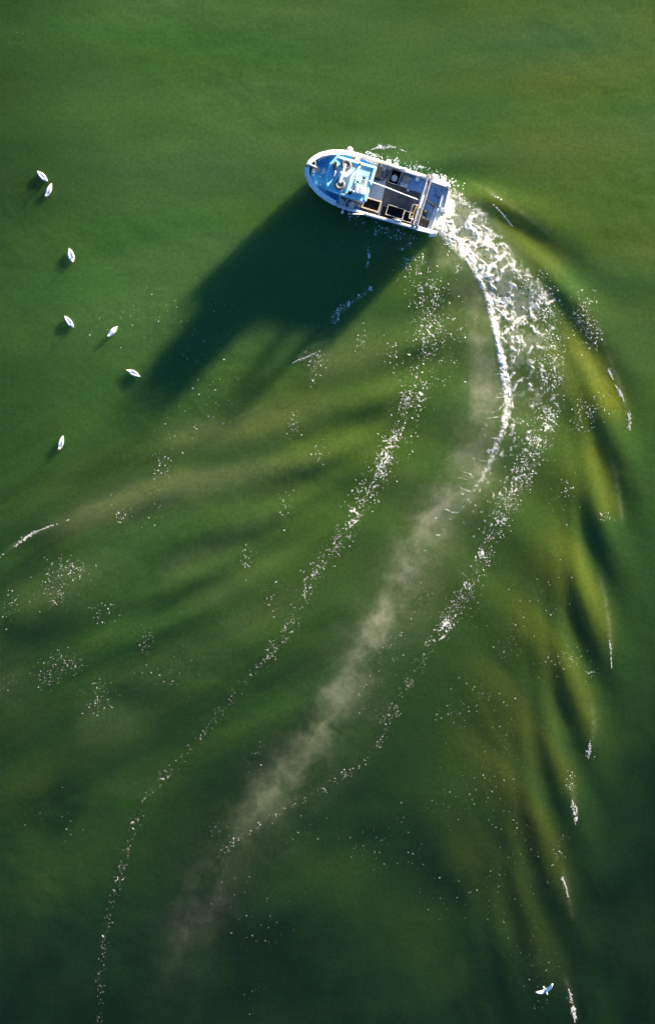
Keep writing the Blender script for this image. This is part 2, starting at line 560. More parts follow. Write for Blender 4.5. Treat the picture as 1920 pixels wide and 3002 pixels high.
def grid_mesh(name, nx, ny, co):
    me = bpy.data.meshes.new(name)
    idx = np.arange(nx * ny).reshape(ny, nx)
    q = np.stack([idx[:-1, :-1], idx[:-1, 1:], idx[1:, 1:], idx[1:, :-1]], -1).reshape(-1, 4)
    return me, q


def fill_mesh(me, co, quads):
    n = quads.shape[1]
    me.vertices.add(len(co)); me.vertices.foreach_set("co", co.astype(np.float32).ravel())
    me.loops.add(quads.size); me.loops.foreach_set("vertex_index", quads.astype(np.int32).ravel())
    me.polygons.add(len(quads))
    me.polygons.foreach_set("loop_start", np.arange(0, quads.size, n, dtype=np.int32))
    me.polygons.foreach_set("use_smooth", np.ones(len(quads), dtype=bool))
    me.update(calc_edges=True)


wco = np.stack([GX.ravel(), GY.ravel(), Hh], -1)
me, q = grid_mesh("water", len(gx), len(gy), wco)
fill_mesh(me, wco, q)
at = me.attributes.new("silt_and_shade", 'FLOAT_COLOR', 'POINT')
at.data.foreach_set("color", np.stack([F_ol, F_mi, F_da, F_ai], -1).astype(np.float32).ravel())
water = bpy.data.objects.new("water", me)
COL.objects.link(water)
tag(water, "green murky water swept by the wake of the boat", "water", kind="structure")

# regular part of the relief, for setting things down on the water
nr = len(ring)
HF = Hh.reshape(len(gy), len(gx))[nr:nr + len(fys), nr:nr + len(fxs)]


def height(x, y):
    x = np.asarray(x, float); y = np.asarray(y, float)
    u = np.clip((x - fxs[0]) / STEP, 0, len(fxs) - 1.001); v = np.clip((y - fys[0]) / STEP, 0, len(fys) - 1.001)
    i = u.astype(int); j = v.astype(int); a = u - i; b = v - j
    return (HF[j, i] * (1 - a) + HF[j, i + 1] * a) * (1 - b) + (HF[j + 1, i] * (1 - a) + HF[j + 1, i + 1] * a) * b


wm = bpy.data.materials.new("murky_water")
wm.use_nodes = True
nt = wm.node_tree
pb = nt.nodes["Principled BSDF"]
an = nt.nodes.new("ShaderNodeAttribute"); an.attribute_name = "silt_and_shade"
sep = nt.nodes.new("ShaderNodeSeparateColor")
nt.links.new(an.outputs["Color"], sep.inputs["Color"])


def mixc(fac, a, b):
    mx = nt.nodes.new("ShaderNodeMix"); mx.data_type = 'RGBA'; mx.clamp_factor = True
    nt.links.new(fac, mx.inputs["Factor"])
    if isinstance(a, tuple): mx.inputs["A"].default_value = (*a, 1)
    else: nt.links.new(a, mx.inputs["A"])
    mx.inputs["B"].default_value = (*b, 1)
    return mx.outputs["Result"]


c = mixc(sep.outputs["Red"], (.043, .114, .019), (.160, .165, .010))        # algae green -> olive silt and painted crest glow
c = mixc(sep.outputs["Blue"], c, (.0055, .016, .0065))                       # random dark patches, painted wave shade and edge falloff
c = mixc(sep.outputs["Green"], c, (.27, .275, .165))                         # pale mud
c = mixc(an.outputs["Alpha"], c, (.25, .30, .15))                          # aerated, plus painted bright crests
tg = nt.nodes.new("ShaderNodeTexCoord")
ng = nt.nodes.new("ShaderNodeTexNoise"); ng.inputs["Scale"].default_value = 4.5; ng.inputs["Detail"].default_value = 4; ng.inputs["Roughness"].default_value = .75
nt.links.new(tg.outputs["Object"], ng.inputs["Vector"])
mg = nt.nodes.new("ShaderNodeMapRange")
mg.inputs["From Min"].default_value = .25; mg.inputs["From Max"].default_value = .75; mg.inputs["To Min"].default_value = .74; mg.inputs["To Max"].default_value = 1.26
nt.links.new(ng.outputs["Fac"], mg.inputs["Value"])
vm = nt.nodes.new("ShaderNodeVectorMath"); vm.operation = 'SCALE'
nt.links.new(c, vm.inputs[0]); nt.links.new(mg.outputs["Result"], vm.inputs["Scale"])
nt.links.new(vm.outputs["Vector"], pb.inputs["Base Color"])
pb.inputs["Roughness"].default_value = 0.12
pb.inputs["IOR"].default_value = 1.33
pb.inputs["Subsurface Weight"].default_value = 1.0
pb.inputs["Subsurface Radius"].default_value = (1.0, 1.0, 0.8)
pb.inputs["Subsurface Scale"].default_value = 7.0
tcw = nt.nodes.new("ShaderNodeTexCoord")
nw = nt.nodes.new("ShaderNodeTexNoise")
nw.inputs["Scale"].default_value = 5.0; nw.inputs["Detail"].default_value = 5
nt.links.new(tcw.outputs["Object"], nw.inputs["Vector"])
bw = nt.nodes.new("ShaderNodeBump")
bw.inputs["Strength"].default_value = 0.25; bw.inputs["Distance"].default_value = 0.02
nt.links.new(nw.outputs["Fac"], bw.inputs["Height"])
nt.links.new(bw.outputs["Normal"], pb.inputs["Normal"])
me.materials.append(wm)

# ------------------------------------------------------------------ foam
fm = bpy.data.materials.new("foam")
fm.use_nodes = True
nt = fm.node_tree
pf = nt.nodes["Principled BSDF"]
pf.inputs["Base Color"].default_value = (.90, .86, .77, 1)
pf.inputs["Roughness"].default_value = 0.6
an2 = nt.nodes.new("ShaderNodeAttribute"); an2.attribute_name = "cover"
nt.links.new(an2.outputs["Fac"], pf.inputs["Alpha"])

# the churned wash behind the stern: a raised lacy sheet
FS = 0.03
x0, y1 = W((880, 430)); x1, y0 = W((1360, 1420))
ax = np.arange(x0, x1, FS); ay = np.arange(y0, y1, FS)
AX, AY = np.meshgrid(ax, ay)
sh = AX.shape
AX = AX.ravel(); AY = AY.ravel()
Lr, Rr = smooth_line(ROPE), smooth_line(REDGE)
dl, s = line_field(AX, AY, Lr)
dr, s2 = line_field(AX, AY, Rr)
dr = -dr
rag = .55 * fbm(AX * .55, AY * .55, 171, 4, .6)
ins = sstep(-.12, .30, dl + .5 * rag * sstep(.3, .1, s)) * sstep(-.1, .9, dr + 1.3 * rag)
tt = np.clip(dl / np.maximum(dl + dr, .05), 0, 1)
qx = AX + .35 * fbm(AX * .9, AY * .9, 101, 4)
qy = AY + .35 * fbm(AX * .9, AY * .9, 151, 4)
lace = .60 * ridged(qx * .75, qy * .75, 201, 3) + .40 * ridged(qx * 1.9, qy * 1.9, 231, 3)
fine = fbm(AX * 5.5, AY * 5.5, 261, 3)
D = np.interp(s, [0, .10, .22, .40, .62, .85, 1.0], [1.0, .90, .76, .60, .46, .20, .0])
D *= np.interp(tt, [0, .35, .75, 1], [1.0, .96, .82, .62])
thr = 1.00 - .50 * D
f2 = fbm(AX * 3.1, AY * 3.1, 281, 4, .62)
f3 = fbm(AX * 9.0, AY * 9.0, 291, 2)
net = sstep(thr - .08, thr + .15, lace + .16 * f2 + .05 * f3)
haze = np.interp(s, [0, .12, .25, .4, .7], [.42, .40, .28, .14, .04]) * np.clip(.5 + .7 * f2 + .9 * fbm(qx * .6, qy * .6, 296, 3), 0, 1)
foam = np.clip(net * (.80 + .35 * f2) + haze * .75, 0, 1) * ins * sstep(.02, .12, D)
rw = np.interp(s, [0, .15, .45, .7, 1], [.12, .20, .32, .30, .16])
wob = dl + .16 * fbm(AX * 1.1, AY * 1.1, 301, 4, .6)
ropeD = np.exp(-((wob - .12) / rw) ** 2) * np.interp(s, [0, .12, .22, .45, .58, .72, .9, 1], [.25, .8, 1, 1, .74, .42, .12, 0])
rope = sstep(.22, 1.05, ropeD * (.92 + 1.1 * f2 + .55 * f3 + .35 * (lace - .6)))
# side filaments drawn off the inner edge
fil = ridged(AX * .35 + .4 * fbm(AX * .6, AY * .6, 331, 2), AY * 1.9 + .9 * fbm(AX * .5, AY * .5, 341, 3), 351, 2)
fw = sstep(-1.9, -.2, dl) * sstep(.4, -.1, dl) * np.interp(s, [.30, .45, .92, 1], [0, .9, 1, 0])
filf = sstep(.84, .96, fil * (.92 + .08 * fw) + .07 * f2) * np.clip(fw * 1.2, 0, 1) * np.clip(.45 + f2, 0, 1)
foam = np.maximum(np.maximum(foam * .84, rope * .94), filf)
foam[(dl < -2.2) | (dr < -.6)] = 0
cov = np.clip(foam, 0, 1).reshape(sh)
cov[1:-1, 1:-1] = (cov[1:-1, 1:-1] * 2 + cov[:-2, 1:-1] + cov[2:, 1:-1] + cov[1:-1, :-2] + cov[1:-1, 2:]) / 6
foam = cov.ravel()
zz = height(AX, AY) + .015 + .035 * np.clip(foam, 0, 1) * (.7 + .9 * fbm(AX * 1.6, AY * 1.6, 401, 3)) * np.interp(s, [0, .5, 1], [1.3, 1, .5])
fco = np.stack([AX, AY, zz], -1)
idx = np.arange(cov.size).reshape(sh)
q = np.stack([idx[:-1, :-1], idx[:-1, 1:], idx[1:, 1:], idx[1:, :-1]], -1).reshape(-1, 4)
cf = cov.ravel()
q = q[cf[q].max(axis=1) > .06]
used, inv = np.unique(q, return_inverse=True)
q = inv.reshape(-1, 4)
me = bpy.data.meshes.new("wash_foam")
fill_mesh(me, fco[used], q)
at = me.attributes.new("cover", 'FLOAT', 'POINT')
at.data.foreach_set("value", cf[used].astype(np.float32))
me.materials.append(fm)
wash = bpy.data.objects.new("wash_foam", me); COL.objects.link(wash)
tag(wash, "thick lacy white foam of the propeller wash curving away from the stern", "foam", kind="stuff")


def flecks(name, label, P, ang, ln, wd, cover):
    """many small foam rafts as one mesh: each a low six-sided dome"""
    n = len(P); K = 6
    a = np.arange(K) * 2 * np.pi / K
    rad = 1 + .35 * rng.standard_normal((n, K)).clip(-1.5, 1.5) * .8
    ex = np.cos(a)[None] * rad * ln[:, None] / 2; ey = np.sin(a)[None] * rad * wd[:, None] / 2
    ca, sa = np.cos(ang)[:, None], np.sin(ang)[:, None]
    px = P[:, 0:1] + ex * ca - ey * sa; py = P[:, 1:2] + ex * sa + ey * ca
    hz = height(P[:, 0], P[:, 1])
    co = np.zeros((n, K + 1, 3))
    co[:, :K, 0] = px; co[:, :K, 1] = py; co[:, :K, 2] = hz[:, None] + .012
    co[:, K, 0] = P[:, 0]; co[:, K, 1] = P[:, 1]; co[:, K, 2] = hz + .02 + .22 * wd
    base = (np.arange(n) * (K + 1))[:, None, None]
    t = np.array([[i, (i + 1) % K, K] for i in range(K)])[None] + base
    me = bpy.data.meshes.new(name)
    fill_mesh(me, co.reshape(-1, 3), t.reshape(-1, 3))
    at = me.attributes.new("cover", 'FLOAT', 'POINT')
    at.data.foreach_set("value", np.repeat(cover, K + 1).astype(np.float32))
    me.materials.append(fm)
    o = bpy.data.objects.new(name, me); COL.objects.link(o)
    tag(o, label, "foam", kind="stuff")
    return o


def film(name, label, V, w0, w1, dens, seed, step=.045, cap_=.70):
    """thin broken film of bubbles along a line"""
    L = smooth_line(V, 8)
    seg = np.linalg.norm(np.diff(L, axis=0), axis=1); cum = np.concatenate([[0], np.cumsum(seg)])
    ns = int(cum[-1] / step); u = np.linspace(0, cum[-1], ns)
    dx = np.gradient(L[:, 0]); dy = np.gradient(L[:, 1]); nn = np.hypot(dx, dy)
    cx, cy = np.interp(u, cum, L[:, 0]), np.interp(u, cum, L[:, 1])
    nx_, ny_ = np.interp(u, cum, -dy / nn), np.interp(u, cum, dx / nn)
    m = int(2.6 * max(w0, w1) / step)
    t = np.linspace(-1, 1, m)
    w = (w0 + (w1 - w0) * u / cum[-1])[:, None] * 1.3
    X = (cx[:, None] + nx_[:, None] * t[None] * w).ravel(); Y = (cy[:, None] + ny_[:, None] * t[None] * w).ravel()
    T = np.repeat(t[None], ns, 0).ravel(); S = np.repeat((u / cum[-1])[:, None], m, 1).ravel()
    qx = X + .3 * fbm(X * 1.1, Y * 1.1, seed, 3); qy = Y + .3 * fbm(X * 1.1, Y * 1.1, seed + 5, 3)
    lc = .5 * ridged(qx * 1.3, qy * 1.3, seed + 9, 3) + .5 * ridged(qx * 3.4, qy * 3.4, seed + 13, 2) + .22 * fbm(X * 7, Y * 7, seed + 15, 2)
    gt = np.clip(.55 + 1.3 * fbm(X * .45, Y * .45, seed + 17, 3), 0, 1)
    d_ = np.interp(S, np.linspace(0, 1, len(dens)), dens) * np.exp(-(T / .55) ** 2) * gt
    cv = sstep(.90 - .42 * d_, 1.08 - .42 * d_, lc) * sstep(.03, .2, d_) * cap_
    co = np.stack([X, Y, height(X, Y) + .010], -1)
    idx = np.arange(ns * m).reshape(ns, m)
    q = np.stack([idx[:-1, :-1], idx[:-1, 1:], idx[1:, 1:], idx[1:, :-1]], -1).reshape(-1, 4)
    q = q[cv[q].max(axis=1) > .05]
    used, inv = np.unique(q, return_inverse=True)
    me = bpy.data.meshes.new(name)
    fill_mesh(me, co[used], inv.reshape(-1, 4))
    at = me.attributes.new("cover", 'FLOAT', 'POINT')
    at.data.foreach_set("value", cv[used].astype(np.float32))
    me.materials.append(fm)
    o = bpy.data.objects.new(name, me); COL.objects.link(o)
    tag(o, label, "foam", kind="stuff")
    return o


def along(V, n, w0, w1, p=1.0, clump=.12, seed=0):
    """random points in a band along a line, thinned into clumps"""
    L = smooth_line(V)
    seg = np.linalg.norm(np.diff(L, axis=0), axis=1); cum = np.concatenate([[0], np.cumsum(seg)]) / seg.sum()
    u = rng.random(n * 4) ** p
    x = np.interp(u, cum, L[:, 0]); y = np.interp(u, cum, L[:, 1])
    w = w0 + (w1 - w0) * u
    off = rng.standard_normal(n * 4) * .55
    dx = np.gradient(L[:, 0]); dy = np.gradient(L[:, 1]); nn = np.hypot(dx, dy)
    nxv = np.interp(u, cum, -dy / nn); nyv = np.interp(u, cum, dx / nn)
    x = x + nxv * off * w; y = y + nyv * off * w
    k = fbm(x * .9, y * .9, 500 + seed, 3) + .5 * fbm(x * 2.6, y * 2.6, 520 + seed, 2)
    o = np.argsort(-(k + .35 * rng.standard_normal(len(k))))[:n]
    return np.stack([x[o], y[o]], -1)


def spot(v, rx, ry, n):
    c_ = W(v)
    return np.stack([c_[0] + rng.standard_normal(n) * rx * U * .6, c_[1] + rng.standard_normal(n) * ry * U * .6], -1)


def sizes(n, a=.024, b=.085):
    l = a + (b - a) * rng.random(n) ** 3.2 * 1.5
    return l, l * (.38 + .3 * rng.random(n))


LEFT = [(965, 600), (985, 660), (1012, 730), (1002, 810), (990, 880), (962, 950), (930, 1030), (892, 1100), (850, 1180), (800, 1270), (742, 1340),
        (690, 1455), (630, 1548), (560, 1620), (500, 1700), (440, 1770), (380, 1830), (332, 1900), (300, 2000), (270, 2100), (246, 2200), (236, 2300), (236, 2408)]
film("foam_film", "broken lace of bubbles in the foam trail left of the wash", LEFT, 1.1, .35, [.7, .9, .8, .55, .4, .35, .35, .3], 1500)
P = [along(LEFT[:9], 900, 1.3, .9, 1.0, seed=1), along(LEFT[:4], 260, .9, 1.2, 1.0, seed=2), along(LEFT[7:13], 520, .9, .35, 1.0, seed=3), along(LEFT[11:], 430, .34, .26, 1.0, seed=4),
     along([(1060, 640), (1070, 780), (1060, 900)], 90, 1.0, 1.0, seed=5)]
P = np.vstack(P); n = len(P); l, w_ = sizes(n)
k = np.interp(P[:, 1], [W((0, 1500))[1], W((0, 1050))[1]], [.62, 1.15]); l *= k; w_ *= k
flecks("foam_flecks", "long trail of scattered white foam flecks left of the wash", P, rng.random(n) * np.pi, l, w_, .35 + .65 * rng.random(n))

RIGHT = [(1250, 640), (1285, 740), (1298, 850), (1292, 950), (1262, 1040), (1232, 1110), (1182, 1200), (1142, 1290), (1092, 1390), (1040, 1480), (992, 1555), (934, 1655), (880, 1765), (805, 1828), (710, 1880), (610, 1935), (505, 2015)]
film("foam_film", "broken lace of bubbles along the outer edge of the wash", RIGHT, 1.2, .35, [.9, 1, .95, .8, .55, .4, .35, .25], 1600)
P = [along(RIGHT[:7], 1200, .9, .9, seed=11), along(RIGHT[5:10], 600, .9, .7, seed=12), along(RIGHT[8:], 480, .36, .28, seed=13), along([(1010, 1370), (960, 1480), (900, 1540), (860, 1600), (900, 1700)], 220, 1.0, 1.2, seed=14)]
P = np.vstack(P); n = len(P); l, w_ = sizes(n)
k = np.interp(P[:, 1], [W((0, 1500))[1], W((0, 1050))[1]], [.68, 1.1]); l *= k; w_ *= k
flecks("foam_flecks", "broad trail of white foam flecks along the outer edge of the wash", P, rng.random(n) * np.pi, l, w_, .35 + .65 * rng.random(n))

SPOTS = [(1372, 745, 22, 50, 260), (1395, 790, 16, 30, 90), (1380, 965, 34, 34, 110), (1352, 1000, 30, 20, 40), (1330, 1160, 30, 40, 40), (1420, 1215, 16, 14, 24),
         (745, 845, 28, 24, 70), (735, 880, 10, 34, 24), (852, 800, 12, 30, 30), (920, 830, 20, 26, 34), (690, 995, 14, 26, 40), (670, 1190, 20, 40, 40), (380, 1100, 20, 30, 60),
         (283, 1215, 14, 20, 26), (170, 1335, 46, 24, 130), (130, 1385, 40, 40, 130), (150, 1560, 44, 26, 120), (110, 1600, 30, 20, 50), (230, 1640, 28, 40, 90), (345, 1510, 18, 30, 46),
         (582, 1310, 14, 30, 34), (750, 1065, 16, 24, 30), (640, 1390, 30, 40, 30), (245, 1440, 30, 40, 40), (20, 1420, 24, 40, 40), (20, 1610, 30, 30, 26), (400, 1580, 60, 40, 26),
         (430, 740, 120, 60, 46), (480, 850, 70, 60, 24), (500, 940, 60, 50, 26), (420, 1010, 60, 50, 22), (330, 1210, 60, 60, 20), (240, 770, 90, 40, 22),
         (1340, 1540, 26, 26, 46), (1300, 1560, 60, 40, 30), (1200, 1510, 40, 40, 34), (1390, 1580, 16, 8, 20), (1380, 1775, 14, 12, 30), (1340, 1840, 12, 24, 40), (1310, 2010, 10, 20, 30), (1320, 1970, 14, 8, 12),
         (1110, 1650, 50, 40, 50), (1060, 1690, 40, 30, 40), (1200, 1720, 60, 60, 34), (1150, 1830, 60, 50, 40), (1200, 1930, 50, 60, 40), (1060, 1880, 60, 50, 34), (1250, 2030, 60, 60, 34),
         (1270, 1390, 60, 60, 30), (940, 1960, 70, 60, 30), (870, 2010, 50, 40, 24), (1160, 2090, 80, 80, 34), (1250, 2250, 60, 80, 30), (1040, 2110, 60, 60, 22), (700, 1950, 80, 40, 22),
         (600, 1780, 60, 40, 20), (590, 2300, 24, 80, 14), (640, 2180, 40, 60, 20), (520, 1960, 30, 30, 30), (150, 1920, 60, 60, 12), (560, 2120, 40, 80, 20), (1100, 1420, 50, 40, 30), (60, 90, 40, 60, 4),
         (1275, 2360, 40, 14, 9)]
P = np.vstack([spot((a, b), c_, d, n_) for a, b, c_, d, n_ in SPOTS]); n = len(P)
l, w_ = sizes(n, .035, .10)
k = np.interp(P[:, 1], [W((0, 1700))[1], W((0, 1000))[1]], [.75, 1.05]); l *= k; w_ *= k
flecks("foam_flecks", "stray clusters of tiny foam flecks scattered over the wake", P, rng.random(n) * np.pi, l, w_, .25 + .6 * rng.random(n))

# splash along the hull sides
P = [along([(880, 372), (930, 382), (975, 395), (1040, 418), (1090, 445)], 230, .34, .34, seed=21), along([(860, 358), (905, 372), (940, 380)], 120, .12, .2, seed=22),
     along([(805, 500), (850, 520), (920, 540), (985, 560)], 130, .40, .6, seed=23), along([(880, 540), (930, 560), (965, 590)], 60, .4, .5, seed=24),
     along([(862, 560), (868, 600), (862, 630)], 40, .08, .08, seed=25), along([(875, 675), (835, 705), (800, 725), (785, 760)], 150, .14, .25, seed=26),
     along([(1040, 560), (1062, 590), (1080, 640)], 80, .3, .3, seed=27), along([(1060, 450), (1085, 470), (1120, 490)], 120, .25, .25, seed=28)]
P = np.vstack(P); n = len(P); l, w_ = sizes(n, .04, .13)
flecks("foam_flecks", "splashes of white foam close along both sides of the hull", P, rng.random(n) * np.pi, l, w_, .4 + .5 * rng.random(n))

# broken crests: dense slivers lined up along the breaking lip
CREST = [([(1427, 862), (1434, 878), (1441, 892)], .07), ([(1447, 905), (1456, 920), (1464, 945)], .09), ([(1470, 962), (1478, 985), (1481, 1012)], .16),
         ([(1433, 1505), (1437, 1530), (1438, 1570)], .08), ([(1388, 1742), (1386, 1760), (1381, 1782)], .10), ([(1343, 1880), (1348, 1905), (1351, 1938)], .20),
         ([(1320, 2062), (1328, 2085), (1336, 2110)], .06), ([(1336, 2325), (1345, 2360), (1352, 2405)], .12), ([(-5, 1316), (30, 1288), (75, 1256), (120, 1238), (162, 1220)], .09),
         ([(688, 853), (712, 842), (745, 828)], .06), ([(872, 352), (895, 346), (925, 346), (955, 356)], .10), ([(1155, 458), (1170, 466), (1186, 477)], .05),
         ([(1160, 480), (1185, 505), (1205, 530)], .06)]
for k_, (V, wd) in enumerate(CREST):
    film("crest_lip", ("ragged lacy foam lip breaking on a right hand wake crest" if V[0][0] > 1200 else "ragged lacy foam lip breaking on a left hand wake crest" if V[0][0] < 800 else "ragged lacy foam lip beside the boat"), V, .12 + 1.3 * wd, .10 + .9 * wd, [.2, .9, 1.1, 1.1, .9, .3], 2000 + 40 * k_, .03, .75)
PP, AA, LL, WW, CC = [], [], [], [], []
for V, wd in CREST:
    L = smooth_line(V); d = L[-1] - L[0]; ln = np.linalg.norm(d)
    n = int(16 + ln * 45)
    u = rng.random(n); idx_ = u * (len(L) - 1); i0 = idx_.astype(int).clip(0, len(L) - 2); fr = idx_ - i0
    pt = L[i0] * (1 - fr[:, None]) + L[i0 + 1] * fr[:, None]
    gate = perlin(u * ln * 1.1 + 13 * ln, u * 0 + wd * 50, 940) + .45 * perlin(u * ln * 4.0, u * 0 + ln, 950)
    env = np.sin(np.pi * u.clip(.02, .98)) * np.clip(.75 + 1.2 * gate, .05, 1.3)
    off = rng.standard_normal(n) * wd * .42 * env + .10 * perlin(u * ln * .7, u * 0 + 3 * ln, 960)
    keep = (gate > -.22)
    nrm = np.array([-d[1], d[0]]) / ln
    pt = (pt + off[:, None] * nrm)[keep]; n = len(pt)
    PP.append(pt); AA.append(np.full(n, math.atan2(d[1], d[0])) + .5 * rng.standard_normal(n))
    l = (.04 + .08 * rng.random(n)); LL.append(l); WW.append(l * .28); CC.append(np.full(n, .9 if wd > .05 else .5) * (.6 + .4 * rng.random(n)))
flecks("crest_foam", "thin white streaks of foam on the breaking wake crests", np.vstack(PP), np.concatenate(AA), np.concatenate(LL), np.concatenate(WW), np.concatenate(CC))

# ------------------------------------------------------------------ the boat
WHITE = mat("white_gelcoat", (.74, .76, .78), .45, .10, 3, wear=(.55, .50, .42), wear_amt=.15, wear_scale=4)
CAPW = mat("gunwale_white", (.80, .81, .82), .5, .08, 5, wear=(.52, .47, .40), wear_amt=.22, wear_scale=6)
HULLB = mat("hull_blue", (.08, .24, .50), .35, .15, 2)
BLUE = mat("foredeck_blue", (.02, .27, .62), .55, .2, 3, wear=(.42, .62, .74), wear_amt=.30, wear_scale=3.2)
DECK = mat("worn_deck_paint", (.52, .60, .70), .7, .15, 3, wear=(.08, .22, .50), wear_amt=.20, wear_scale=2.6)
AFTD = mat("aft_deck_paint", (.27, .47, .70), .7, .15, 3, wear=(.03, .12, .40), wear_amt=.34, wear_scale=3.4)
RUBBER = mat("deck_rubber", (.10, .11, .115), .9, .35, 2.2)
TURQ = mat("roof_turquoise", (.38, .70, .73), .6, .10, 2.5, wear=(.74, .77, .72), wear_amt=.36, wear_scale=1.1)
TURQR = mat("rim_turquoise", (.24, .62, .72), .55, .10, 3, wear=(.75, .72, .66), wear_amt=.2, wear_scale=6)
GREYW = mat("grey_white_paint", (.66, .65, .64), .65, .15, 4, wear=(.30, .27, .24), wear_amt=.25, wear_scale=5)
ALU = mat("weathered_metal", (.52, .47, .42), .5, .2, 6, metal=.25)
PALEW = mat("pale_wood", (.48, .37, .29), .8, .25, 7)
BLACK = mat("black_plastic", (.012, .013, .016), .6, .3, 5)
BLACKM = mat("black_metal", (.02, .021, .024), .5, .3, 6)
TYRE = mat("tyre_rubber", (.16, .145, .14), .85, .3, 6)
GLASS = mat("dark_glass", (.015, .02, .025), .08, .2, 2, bump=0, spec=.6)
ROPEW = mat("white_rope", (.80, .77, .70), .8, .15, 14)
FENDER = mat("fender_white", (.80, .76, .70), .5, .10, 5, wear=(.45, .36, .28), wear_amt=.3, wear_scale=5)
YELL = mat("yellow_plastic", (.72, .48, .02), .5, .12, 4)
BLUEP = mat("blue_plastic", (.01, .20, .72), .5, .12, 4)
STEEL = mat("galvanised_steel", (.46, .44, .42), .45, .2, 8, metal=.5)
LEAD = mat("lilac_grey_cloth", (.30, .32, .46), .9, .2, 8)
LETT = mat("worn_letter_paint", (.02, .025, .035), .7, .3, 8)
RAFTB = mat("canister_blue_grey", (.50, .62, .80), .6, .1, 5)
MUD = mat("muddy_lid", (.36, .30, .26), .85, .3, 4, wear=(.12, .10, .09), wear_amt=.3, wear_scale=3)

BO = (3.222, 20.767)
BA = math.radians(162.9)
LIFT = 0.25
boat = empty("fishing_boat", (BO[0], BO[1], LIFT), BA)
tag(boat, "small white and turquoise fishing boat turning on green water", "boat")

STN = [(4.84, .02), (4.80, .26), (4.72, .46), (4.58, .70), (4.2, 1.10), (3.62, 1.45), (3.0, 1.67), (2.4, 1.79), (1.6, 1.82), (0, 1.79), (-1.5, 1.75), (-3.0, 1.73), (-3.7, 1.71), (-4.05, 1.68)]


def half(f):
    xs = [a for a, b in STN][::-1]; ys = [b for a, b in STN][::-1]
    return float(np.interp(f, xs, ys))


def zrail(f):
    return float(np.interp(f, [-4.6, -2, 1.9, 2.3, 4.84], [1.36, 1.38, 1.43, 1.46, 1.66]))


# hull shell
rings = []
for f, w in STN:
    z = zrail(f) - .02
    bow = max(0, (f - 1.5) / 3.34)
    row = []
    for sgn in (1, -1):
        prof = [(w, z, 0), (w * .985, z - .18, .03), (w * (.95 - .25 * bow), .45, .30), (w * (.90 - .40 * bow), -.2, .55), (w * (.78 - .45 * bow), -.55, .75), (.0, -.75, .95)]
        pts = [(f - d * bow * bow * 1.15, sgn * a, zz_) for a, zz_, d in prof]
        row.append(pts)
    rings.append(row[0] + row[1][::-1][1:])
h_ = MB().loft(rings, closed=False)
h_.add(rings[-1], [tuple(range(len(rings[-1])))])
hull = h_.build("hull", HULLB, boat)
# white topside strake
sb = MB()
for sgn in (1, -1):
    rr = []
    for f, w in STN:
        z = zrail(f)
        bow = max(0, (f - 1.5) / 3.34)
        rr.append([(f + .004, sgn * (w + .004), z - .02), (f - .02 * bow, sgn * (w * .992 + .004), z - .15)])
    sb.loft(rr, closed=False)
sb.build("topside_strake", WHITE, hull)


def cap(f0, f1, sgn, wout, win, zt, th, n=26):
    """gunwale capping between two stations"""
    rr = []
    fs = np.linspace(f0, f1, n)
    for f in fs:
        w = half(f); zo = zrail(f) + zt
        g = .02
        # inward direction leans aft near the stem
        dw = (half(f + g) - half(f - g)) / (2 * g)
        nx_, ny_ = dw, -1.0
        l_ = math.hypot(nx_, ny_); nx_ /= l_; ny_ /= l_
        o = (f - nx_ * wout, max(0.0, w - ny_ * wout)); i = (f + nx_ * win, max(0.0, w + ny_ * win))
        rr.append([(o[0], sgn * o[1], zo - th), (o[0], sgn * o[1], zo - .015), (o[0] + nx_ * .02, sgn * max(0, o[1] + ny_ * .02), zo), (i[0] - nx_ * .02, sgn * max(0, i[1] - ny_ * .02), zo), (i[0], sgn * i[1], zo - .015), (i[0], sgn * i[1], zo - th)])
    return MB().loft(rr, closed=True, caps=True, smooth=False)


def arc_cap(fa, sgn):
    """bow capping: stations spaced along the curved stem"""
    out = MB()
    tt_ = np.linspace(0, 1, 34)
    fs = 4.83 - (4.83 - fa) * tt_ ** 1.9
    O, I = [], []
    for f in fs:
        w = half(f); g = .03
        dw = (half(f + g) - half(f - g)) / (2 * g)
        if f > 4.78: dw = -3.2
        nx_, ny_ = dw, -1.0
        l_ = math.hypot(nx_, ny_); nx_ /= l_; ny_ /= l_
        w = max(w, 0.0)
        zo = zrail(f) + .05
        o = (f - nx_ * .035, w - ny_ * .035); i = (f + nx_ * .27, w + ny_ * .27)
        O.append((o[0], sgn * max(.0, o[1]), zo)); I.append((i[0], sgn * max(.0, i[1]), zo))
    rr = [[(o[0], o[1], o[2] - .22), (o[0], o[1], o[2] - .12), (o[0] * .996, o[1] * .985, o[2] - .09), (i[0], i[1], i[2]), (i[0], i[1], i[2] - .12)] for o, i in zip(O, I)]
    return out.loft(rr, closed=True, caps=True, smooth=False)


arc_cap(2.30, 1).build("bow_gunwale", CAPW, boat)
arc_cap(2.05, -1).build("bow_gunwale", CAPW, boat)
cap(2.28, -3.2, 1, .03, .13, .0, .10, 30).build("side_gunwale", GREYW, boat)
cap(2.03, -3.2, -1, .03, .15, .0, .10, 30).build("side_gunwale", GREYW, boat)
